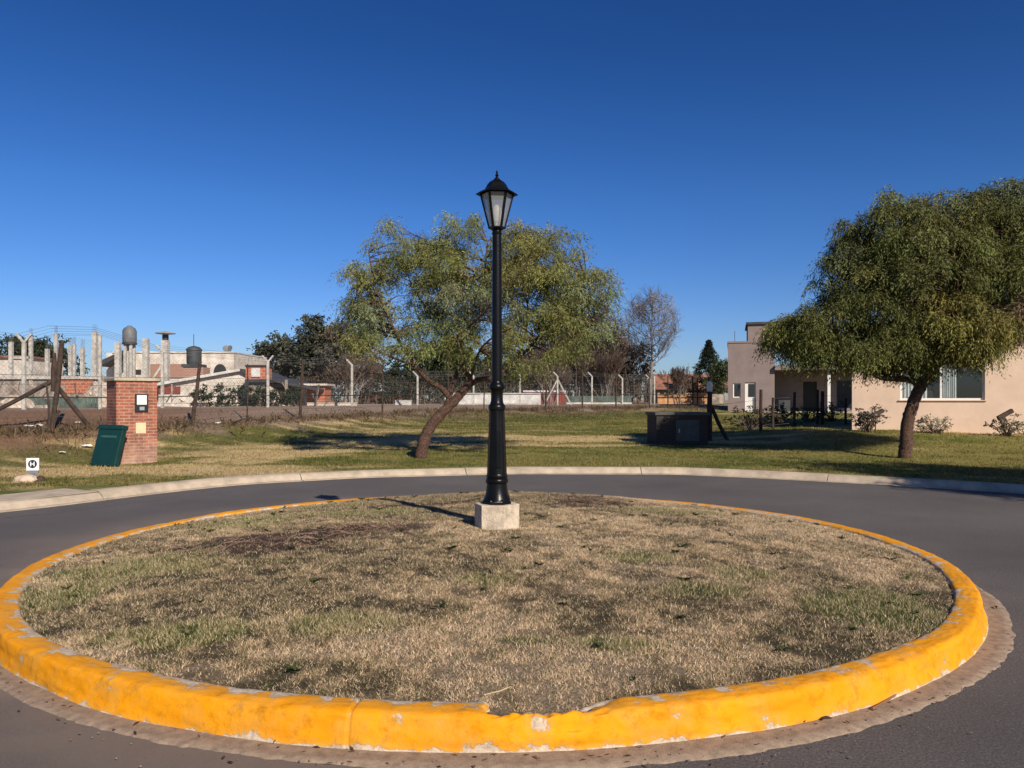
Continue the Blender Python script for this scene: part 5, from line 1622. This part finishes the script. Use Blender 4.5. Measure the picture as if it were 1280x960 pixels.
    # white gable wall
    d = 44.; o6 = bg_spot(265, d); k = d / 960
    t = empty('gabled_shed', o6, 0, 'white gabled shed with a low pitched roof behind the wire fence', 'shed')
    P = lambda px, py: (W(px, py, d).x - o6.x, W(px, py, d).z - o6.z)
    MB().prism([(P(198, 0)[0], -.2), (P(345, 0)[0], -.2), P(345, 488), P(318, 470), P(300, 464), P(198, 482)], 0, 6).build('wall', M['white_house'], t)
    rf = MB()
    rf.prism([P(194, 479.5), P(302, 461), P(302, 464), P(194, 483)], -.3, 6.2)
    rf.build('roof', M['white_low'], t)
    rf = MB(); rf.prism([P(302.3, 461), P(322, 469), P(400, 486), P(400, 489), P(322, 473), P(302.3, 464)], -.3, 6.2)
    rf.build('roof', M['roof_dark'], t)
    pbox(198, 225, 483, 492, d - .07, .06, o6).build('window', M['red_paint'], t)
    # brick pigeon loft
    d = 42.; o7 = bg_spot(320, d)
    t = empty('brick_kiosk', o7, 0, 'little orange brick loft with a white panel above the gabled shed roof', 'kiosk')
    pbox(307, 332, 458, 474, d, 1.1, o7).build('brick_box', M['brick_orange'], t)
    pbox(314, 325, 460, 471, d - .06, .05, o7).build('panel', M['white_low'], t)
    pbox(306, 333, 456, 458, d - .08, 1.3, o7).build('roof', M['roof_dark'], t)
    pbox(306, 333, 474, 478, d - .12, 1.3, o7).build('ledge', M['roof_dark'], t)
    pbox(309, 330, 478, 512, d + .1, .8, o7).build('support_wall', M['grey_block'], t)
    # brick gatepost house bit
    d = 45.; o8 = bg_spot(392, d)
    t = empty('brick_hut', o8, 0, 'low brick hut with a pale slab roof below the gum trees', 'hut')
    pbox(384, 406, 482, 512, d, 1.6, o8).build('brick_wall', M['brick_orange'], t)
    pbox(362, 409, 479.5, 482, d - .2, 2, o8).build('roof', M['white_house'], t)
    pbox(350, 384, 489, 512, d + .2, 1.2, o8).build('block_wall', M['white_house'], t)
    # low walls
    for (px0, px1, py, d, mat, nm, lab) in [(384, 446, 504, 44.5, 'white_house', 'low_wall', 'low cream wall left of the leaning pepper tree trunk'), (196, 345, 504, 40.5, 'white_house', 'low_wall', 'long low cream wall in front of the gabled shed'),
                                         (556, 676, 492, 60, 'white_low', 'low_wall', 'long whitewashed wall behind the street lamp pole'), (494, 514, 501, 50.5, 'white_low', 'white_box', 'short white block of wall between two concrete posts')]:
        oo = bg_spot((px0 + px1) / 2, d)
        rt = empty(nm, oo, 0, lab, 'wall')
        pbox(px0, px1, py, 516, d, .2, oo).build('wall_body', M[mat], rt)
        pbox(px0 - .5, px1 + .5, py - .8, py, d - .03, .26, oo).build('coping', M[mat], rt)
    # creeper over the low wall and shed
    rng = np.random.default_rng(2); d = 40.2; ob = bg_spot(290, d)
    root = empty('creeper', ob, 0, 'dark green creeper hanging over the low cream wall and shed', 'plant')
    n = 130; px = 238 + 140 * rng.uniform(0, 1, n) ** .8; py = 492 + rng.normal(0, 5, n) + (px - 240) * .015
    py = np.where(rng.uniform(0, 1, n) < .3, py + 7, py)
    cl = np.stack([(px - 640) / 960 * d - ob.x, rng.uniform(-.25, .15, n), EYE - (py - 500) / 960 * d - ob.z], 1)
    cl = cl[(cl[:, 2] > .1)]
    mb = MB()
    for c in cl[::3]:
        mb.tube([(c[0] + rng.normal(0, .1), .05, -.05), (c[0], 0, c[2] * .6), tuple(c)], [.02, .014, .006], 4, cap=False)
    mb.build('stem', M['twig'], root, recalc=False)
    foliage('leaves', cl, np.tile((.035, .05, .03), (len(cl), 1)), 8, 5, (.15, .35), (.08, .14, .25, .4), .6, .6, 31, root, M['leaf'], .18)
    # red container, red roof, teal sheets
    d = 62.; oo = bg_spot(680, d)
    t = empty('red_container', oo, 0, 'dark red container behind the braced concrete post', 'container')
    pbox(655, 706, 490, 512, d, 2.4, oo).build('body', M['red_paint'], t)
    pbox(654, 707, 488, 490, d - .06, 2.5, oo).build('roof', M['white_low'], t)
    mb = MB()
    for q in range(657, 705, 3):
        a = W(q, 491, d - .035); mb.box(a.x - oo.x, a.x - oo.x + .09, -.035, -.002, .05, a.z - oo.z)
    mb.build('ribs', M['red_paint'], t)
    d = 68.; oo = bg_spot(486, d)
    t = empty('red_roofed_shed', oo, 0, 'low shed with a dull red roof seen left of the leaning trunk', 'shed')
    pbox(455, 512, 498, 512, d, 3, oo).build('wall', M['teal'], t)
    A, Bq = W(452, 499, d), W(515, 490, d)
    MB().add([(A.x - oo.x, -.3, A.z - oo.z), (Bq.x - oo.x, -.3, A.z - oo.z), (Bq.x - oo.x, 1.5, Bq.z - oo.z), (A.x - oo.x, 1.5, Bq.z - oo.z),
              (A.x - oo.x, -.3, A.z - oo.z - .1), (Bq.x - oo.x, -.3, A.z - oo.z - .1), (Bq.x - oo.x, 1.5, Bq.z - oo.z - .1), (A.x - oo.x, 1.5, Bq.z - oo.z - .1)],
             [(0, 1, 2, 3), (7, 6, 5, 4), (0, 4, 5, 1), (1, 5, 6, 2), (2, 6, 7, 3), (3, 7, 4, 0)]).build('roof', M['red_paint'], t)
    d = 64.; oo = bg_spot(756, d)
    t = empty('green_hoarding', oo, 0, 'grey green sheet hoarding below the brown thicket', 'hoarding')
    mb = MB(); a = W(708, 510, d); b2 = W(790, 495, d); x = a.x; i = 0
    while x < b2.x:
        mb.box(x - oo.x, x + .12 - oo.x, (.0 if i % 2 else .035), (.02 if i % 2 else .055), -.1, b2.z - oo.z); x += .123; i += 1
    mb.build('corrugated_sheet', M['teal'], t)
    mb = MB().box(a.x - oo.x, b2.x - oo.x, -.08, -.005, -.1, .16); mb.build('plinth', M['white_low'], t)
    # tile roofed house with orange board fence
    d = 74.; oo = bg_spot(852, d)
    t = empty('tiled_house', oo, 0, 'house with a red tiled roof behind the orange board fence', 'house')
    pbox(822, 905, 486, 512, d, 7, oo).build('wall', M['grey_block'], t)
    A, Bq = W(818, 487, d), W(908, 468, d + 4)
    mb = MB(); n = 14
    for i in range(n):
        y0 = -.6 + i * .34; z0 = A.z - oo.z + i * (Bq.z - A.z) / n
        mb.box(A.x - oo.x, Bq.x - oo.x, y0, y0 + .36, z0, z0 + .14)
    mb.build('roof', M['tile_red'], t)
    d = 68.; oo = bg_spot(855, d)
    t = empty('board_fence', oo, 0, 'warm orange wooden board fence left of the white topped post', 'fence')
    a = W(822, 510, d); b2 = W(888, 491, d); x = a.x; i = 0; rng = random.Random(1)
    mb = MB()
    while x < b2.x:
        hh = b2.z - oo.z - (.12 if i < 12 and i % 3 else 0)
        mb.box(x - oo.x, x + .19 - oo.x, rng.uniform(0, .015), .035, -.3, hh); x += .196; i += 1
    mb.build('boards', M['orange_wood'], t)
    MB().box(a.x - oo.x, b2.x - oo.x, -.045, -.003, (b2.z - oo.z) * .55, (b2.z - oo.z) * .55 + .08).build('rail', M['wood_dark'], t)
back_left_houses()

# ================================================================== HOUSES ON THE RIGHT
def window_unit(root, x0, x1, y, z0, z1, frame, mull=(), curtains=(), depth=.35, name='window', fw=.06, proud=.0):
    """frame in the wall plane y (faces -y) with a dark room box, curtains and a pane; the wall has the opening"""
    fr = MB()
    fr.box(x0, x1, y - .02 - proud, y + .06, z0, z0 + fw); fr.box(x0, x1, y - .02 - proud, y + .06, z1 - fw, z1)
    fr.box(x0, x0 + fw, y - .02 - proud, y + .06, z0 + fw, z1 - fw); fr.box(x1 - fw, x1, y - .02 - proud, y + .06, z0 + fw, z1 - fw)
    for m in mull: fr.box(m - fw / 2, m + fw / 2, y - .015, y + .05, z0 + fw, z1 - fw)
    w = fr.build(name, M[frame], root)
    MB().add([(x0 + fw, y + .02, z0 + fw), (x1 - fw, y + .02, z0 + fw), (x1 - fw, y + .02, z1 - fw), (x0 + fw, y + .02, z1 - fw)], [(0, 1, 2, 3)]).build('pane', M['glass'], w)
    rm = MB()
    rm.add([(x0, y + .061, z0), (x1, y + .061, z0), (x1, y + depth, z0), (x0, y + depth, z0), (x0, y + .061, z1), (x1, y + .061, z1), (x1, y + depth, z1), (x0, y + depth, z1)],
           [(0, 1, 2, 3), (4, 7, 6, 5), (1, 5, 6, 2), (2, 6, 7, 3), (3, 7, 4, 0)])
    rm.build('dark_interior', M['dark_room'], w, recalc=False)
    for (a, b) in curtains:
        c = MB(); n = 24
        vs = []
        for i in range(n + 1):
            xx = a + (b - a) * i / n
            for zz in (z0 + .03, z1 - .03): vs.append((xx, y + .14 + .025 * math.sin(i * 1.9), zz))
        c.add(vs, [(2 * i, 2 * i + 2, 2 * i + 3, 2 * i + 1) for i in range(n)])
        c.build('curtain', M['curtain'], w, smooth=True)
    return w

def wall_with_openings(mb, x0, x1, y0, y1, z0, z1, ops):
    """solid wall boxes round rectangular openings (x0, x1, z0, z1), sorted by x"""
    x = x0
    for (a, b, c, d) in sorted(ops):
        mb.box(x, a, y0, y1, z0, z1)
        if c > z0: mb.box(a, b, y0, y1, z0, c)
        if d < z1: mb.box(a, b, y0, y1, d, z1)
        x = b
    mb.box(x, x1, y0, y1, z0, z1)

def pink_house():
    d = 26.0; x0 = W(1065, 0, d).x
    zb = EYE - (541 - 500) / 960 * d
    o = Vector((x0, d, zb))
    root = empty('pink_house', o, R(-24), 'flat pink beige rendered house with a wide sliding window behind the dark pepper tree', 'house')
    hh = 3.25
    wx0, wx1 = 1.46, 3.87
    wz0, wz1 = EYE - zb + .0, EYE + (500 - 449) / 960 * d - zb
    mb = MB(); wall_with_openings(mb, 0, 13, 0, .25, -.4, hh, [(wx0, wx1, wz0, wz1)])
    mb.box(0, .25, .25, 8, -.4, hh); mb.box(12.75, 13, .25, 8, -.4, hh); mb.box(.25, 12.75, 7.75, 8, -.4, hh)
    mb.build('wall', M['pink_wall'], root)
    MB().box(-.06, 13.06, -.06, 8.06, hh, hh + .12).build('roof', M['pink_wall'], root)
    mx = 2.65
    window_unit(root, wx0, wx1, .10, wz0, wz1, 'white_frame', (mx,), ((wx0 + .06, wx0 + .80), (mx + .05, mx + .45)), .9)
    MB().box(wx0 - .05, wx1 + .05, -.05, .09, wz0 - .03, wz0 - .002).build('sill', M['pink_wall'], root)
pink_house()

def mauve_house():
    d = 52.0; kk = d / 960
    pc = W(910, 514, d)
    zb = pc.z
    root = empty('mauve_house', (pc.x, d, zb), R(-16), 'two storey mauve rendered house with a white door and shaded porch', 'house')
    w = 53 * kk / math.cos(R(16)) * 1.0
    zt = (514 - 429) * kk
    X = lambda px: (px - 910) * kk * 1.02
    Zz = lambda py: (514 - py) * kk
    mb = MB()
    wall_with_openings(mb, 0, w, 0, .25, -.5, zt, [(X(916), X(925), Zz(497), Zz(479)), (X(930), X(942.5), 0, Zz(478))])
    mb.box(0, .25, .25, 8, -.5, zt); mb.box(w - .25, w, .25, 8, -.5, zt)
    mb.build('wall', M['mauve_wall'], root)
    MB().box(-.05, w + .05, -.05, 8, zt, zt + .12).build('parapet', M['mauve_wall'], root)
    window_unit(root, X(916), X(925), .10, Zz(497), Zz(479), 'white_frame', (), (), .5)
    dr = MB().box(X(930), X(942.5), .10, .16, 0, Zz(478)); dd = dr.build('door', M['white_paint'], root)
    MB().box(X(934), X(941), .07, .099, Zz(496), Zz(480)).build('door_pane', M['dark_room'], dd)
    MB().box(X(939), X(942.5), .08, .099, 0, Zz(497)).build('door_grey_strip', M['tank_grey'], dd)  # grey strip over the lower right side of the door
    # upper tower, set back
    tx0 = X(934); tz = Zz(403)
    MB().box(tx0, tx0 + 3.6, 2.0, 7, zt, tz).build('upper_storey', M['mauve_wall'], root)
    MB().box(tx0 - .12, tx0 + 3.7, 1.85, 7.1, tz, tz + .16).build('roof', M['roof_dark'], root)
    MB().box(tx0 + 1.0, tx0 + 1.5, 1.95, 1.999, zt + .5, tz - .3).build('upper_window', M['pink_wall'], root)
    MB().tube([(X(918), 1, zt + .12), (X(918), 1, zt + .9)], .02, 5).build('aerial', M['wire'], root)
    # porch wing to the right
    px1 = w + 7.6
    mb = MB()
    yb = 3.2
    wall_with_openings(mb, w, px1, yb, yb + .25, -.4, 3.0, [(w + 2.05, w + 2.95, 0, 2.05), (w + 4.2, w + 6.8, .15, 2.15)])
    mb.build('porch_wall', M['mauve_wall'], root)
    MB().box(w + 2.05, w + 2.95, yb + .1, yb + .16, 0, 2.05).build('door', M['dark_room'], root)
    window_unit(root, w + 4.2, w + 6.8, yb + .10, .15, 2.15, 'tank_grey', (w + 5.6,), (), .6)
    MB().box(w + .004, px1 + .2, -.3, yb + .3, 2.75, 3.05).build('porch_roof', M['mauve_wall'], root)
    MB().box(w + 3.3, w + 3.48, .1, .28, -.3, 2.75).build('porch_column', M['white_paint'], root)
    MB().box(w + .05, px1, .0, yb, -.4, -.02).build('porch_floor', M['cap'], root)
    bq = MB()   # barbecue/planter in the porch
    bq.box(w + .35, w + 1.1, 1.6, 2.2, -.02, .75); bq.build('planter', M['tank_dark'], root)
mauve_house()

def meter_bunker():
    d = 22.6
    x0, x1 = W(819, 0, d).x, W(887, 0, d).x
    xc = (x0 + x1) / 2; z = H(xc, d)
    root = empty('utility_box', (xc, d, z), R(3), 'low dark brick utility box with a concrete lid in the tree shadow', 'utility box')
    w = (x1 - x0) / 2; h = EYE - (519 - 500) / 960 * d - z
    mt = brick_mat('shaded_brick', (.032, .022, .02), (.026, .019, .018), (.04, .033, .03), .23, .075, .012)  # brick and lid colours are darkened to hold the tree shade
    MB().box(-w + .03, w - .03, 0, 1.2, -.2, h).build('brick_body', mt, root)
    MB().box(-w - .02, w + .02, -.05, 1.25, h, h + .085).build('lid', simple('shaded_lid', (.085, .08, .072), .9, 0, .3, 4), root, bevel=.01)
    dr = MB().box(-w * .25, w * .62, -.025, -.002, .12, h - .14).build('door', M['tank_dark'], root)
    MB().box(-w * .16, -w * .10, -.045, -.026, h * .42, h * .55).build('handle', M['grey_metal'], dr)
meter_bunker()

def house_fence():
    """dark post fence in front of the houses"""
    posts = [(887, 24.0, 483, 546, .085), (951, 27.0, 487, 537, .06), (966, 27.5, 497, 534, .05), (993, 28.5, 490, 531, .055), (1022, 29.5, 487, 530, .05), (1028, 29.2, 489, 530, .07), (1057, 30, 498, 527, .05)]
    p0 = bg_spot(951, 27)
    root = empty('garden_fence', p0, 0, 'thin wire garden fence on dark posts in front of the mauve house', 'fence')
    loc = lambda v: Vector(v) - p0
    tops = []
    for i, (px, d, pt, pb, w) in enumerate(posts):
        x = (px - 640) / 960 * d; z = H(x, d); top = EYE - (pt - 500) / 960 * d
        mb = MB(); mb.tube([loc((x, d, z - .15)), loc((x, d, z + (top - z) * .6)), loc((x + .01, d, top))], [w, w * .95, w * .9], 9)
        p = mb.build('post', M['wood_dark'], root, smooth=True)
        tops.append((Vector((x, d, z)), top))
        if i == 0:
            mb = MB(); mb.lathe([(.088, top - .16), (.09, top - .02), (.093, top + .05), (.085, top + .11), (.06, top + .15), (.02, top + .165)], 16, c=(x, d))
            mb.v = [tuple(loc(v)) for v in mb.v]
            mb.build('white_cap', M['white_paint'], p, smooth=True)
            br = MB(); br.tube([loc((x + .05, d, z + 1.1)), loc((x + .30, d + .05, z + .55)), loc((x + .62, d + .1, z - .03))], [.06, .06, .06], 8)
            br.build('brace', M['wood_dark'], root, smooth=True)
    wm = MB()
    for i in range(len(tops) - 1):
        (a, ta), (b, tb) = tops[i], tops[i + 1]
        for hh in (.15, .5, .85, 1.1):
            wm.tube([loc(a + Vector((0, 0, hh))), loc(b + Vector((0, 0, hh)))], .005, 3, cap=False)
    wm.build('wire', M['wire'], root, recalc=False)
house_fence()

def bushes():
    def bush(px, d, w, h, cols, n, seed, label, name='rose_bush', lf=(.05, .09, .3, .45)):
        b = bg_spot(px, d); b.z -= .02
        root = empty(name, b, 0, label, 'bush', 'bushes by the houses')
        rng = np.random.default_rng(seed)
        cl = rng.normal(0, 1, (n, 3)) * np.array([w * .5, w * .35, h * .24]); cl[:, 2] = np.clip(cl[:, 2] + h * .6, .08, h * 1.15)
        mb = MB()
        for c in cl:
            mb.tube([(rng.normal(0, .05), rng.normal(0, .05), -.05), (c[0] * .5, c[1] * .5, c[2] * .55), tuple(c)], [.014, .010, .005], 4, cap=False)
        mb.build('stems', M['twig'], root, recalc=False)
        cc = np.array(cols)[rng.integers(0, len(cols), n)]
        foliage('leaves', cl, cc, 6, 4, (.08, .2), lf, .4, .8, seed + 1, root, M['leaf'], .08)
        return root
    bush(1085, 24.8, .60, .85, [(.12, .105, .075), (.26, .23, .18)], 38, 71, 'grey leafed rose bush at the left end of the pink wall')
    bush(1170, 24.3, .75, .55, [(.50, .44, .34), (.24, .21, .13)], 30, 72, 'pale low rose bush under the sliding window')
    bush(1257, 23.4, .50, .55, [(.36, .32, .22), (.16, .15, .08)], 28, 73, 'rose bush with a dark slanted shape at the right edge')
    bush(937, 28.5, .9, .75, [(.05, .045, .025), (.10, .08, .04)], 40, 74, 'dark scrubby bush left of the first garden fence post')
    bush(975, 30, .9, .7, [(.06, .06, .03), (.10, .10, .05)], 36, 75, 'low dark bush between the first two garden fence posts')
    bush(1010, 32, 1.0, .6, [(.13, .12, .03), (.16, .14, .05)], 36, 76, 'yellowish green low bush below the dark porch door')
    bush(1042, 33, 1.0, .7, [(.10, .11, .03), (.15, .14, .06)], 36, 77, 'low green bush under the dark porch window')
    for (px, py, lab, d) in [(1256, 518, 'dark slanted shape standing in the rose bush at the right edge', 23.2), (1095, 517.5, 'dark slanted shape in the grey rose bush beside the house corner', 24.5)]:
        c = W(px, py, d); z = H(c.x, d)
        root = empty('slanted_shape', (c.x, d, z), 0, lab, 'dark shape', 'slanted dark shapes by the pink wall')  # unidentified slanted dark form, modelled as a block on a stake
        hz = c.z - z
        MB().tube([(-.02, 0, -.05), (-.02, 0, hz)], .018, 6).build('stake', M['wood_dark'], root)
        hd = MB().obb((0, -.02, hz), Vector((.22, 0, .12)), Vector((0, .06, 0)), Vector((-.03, 0, .055))).build('slanted_head', M['wood_dark'], root, bevel=.015)
bushes()
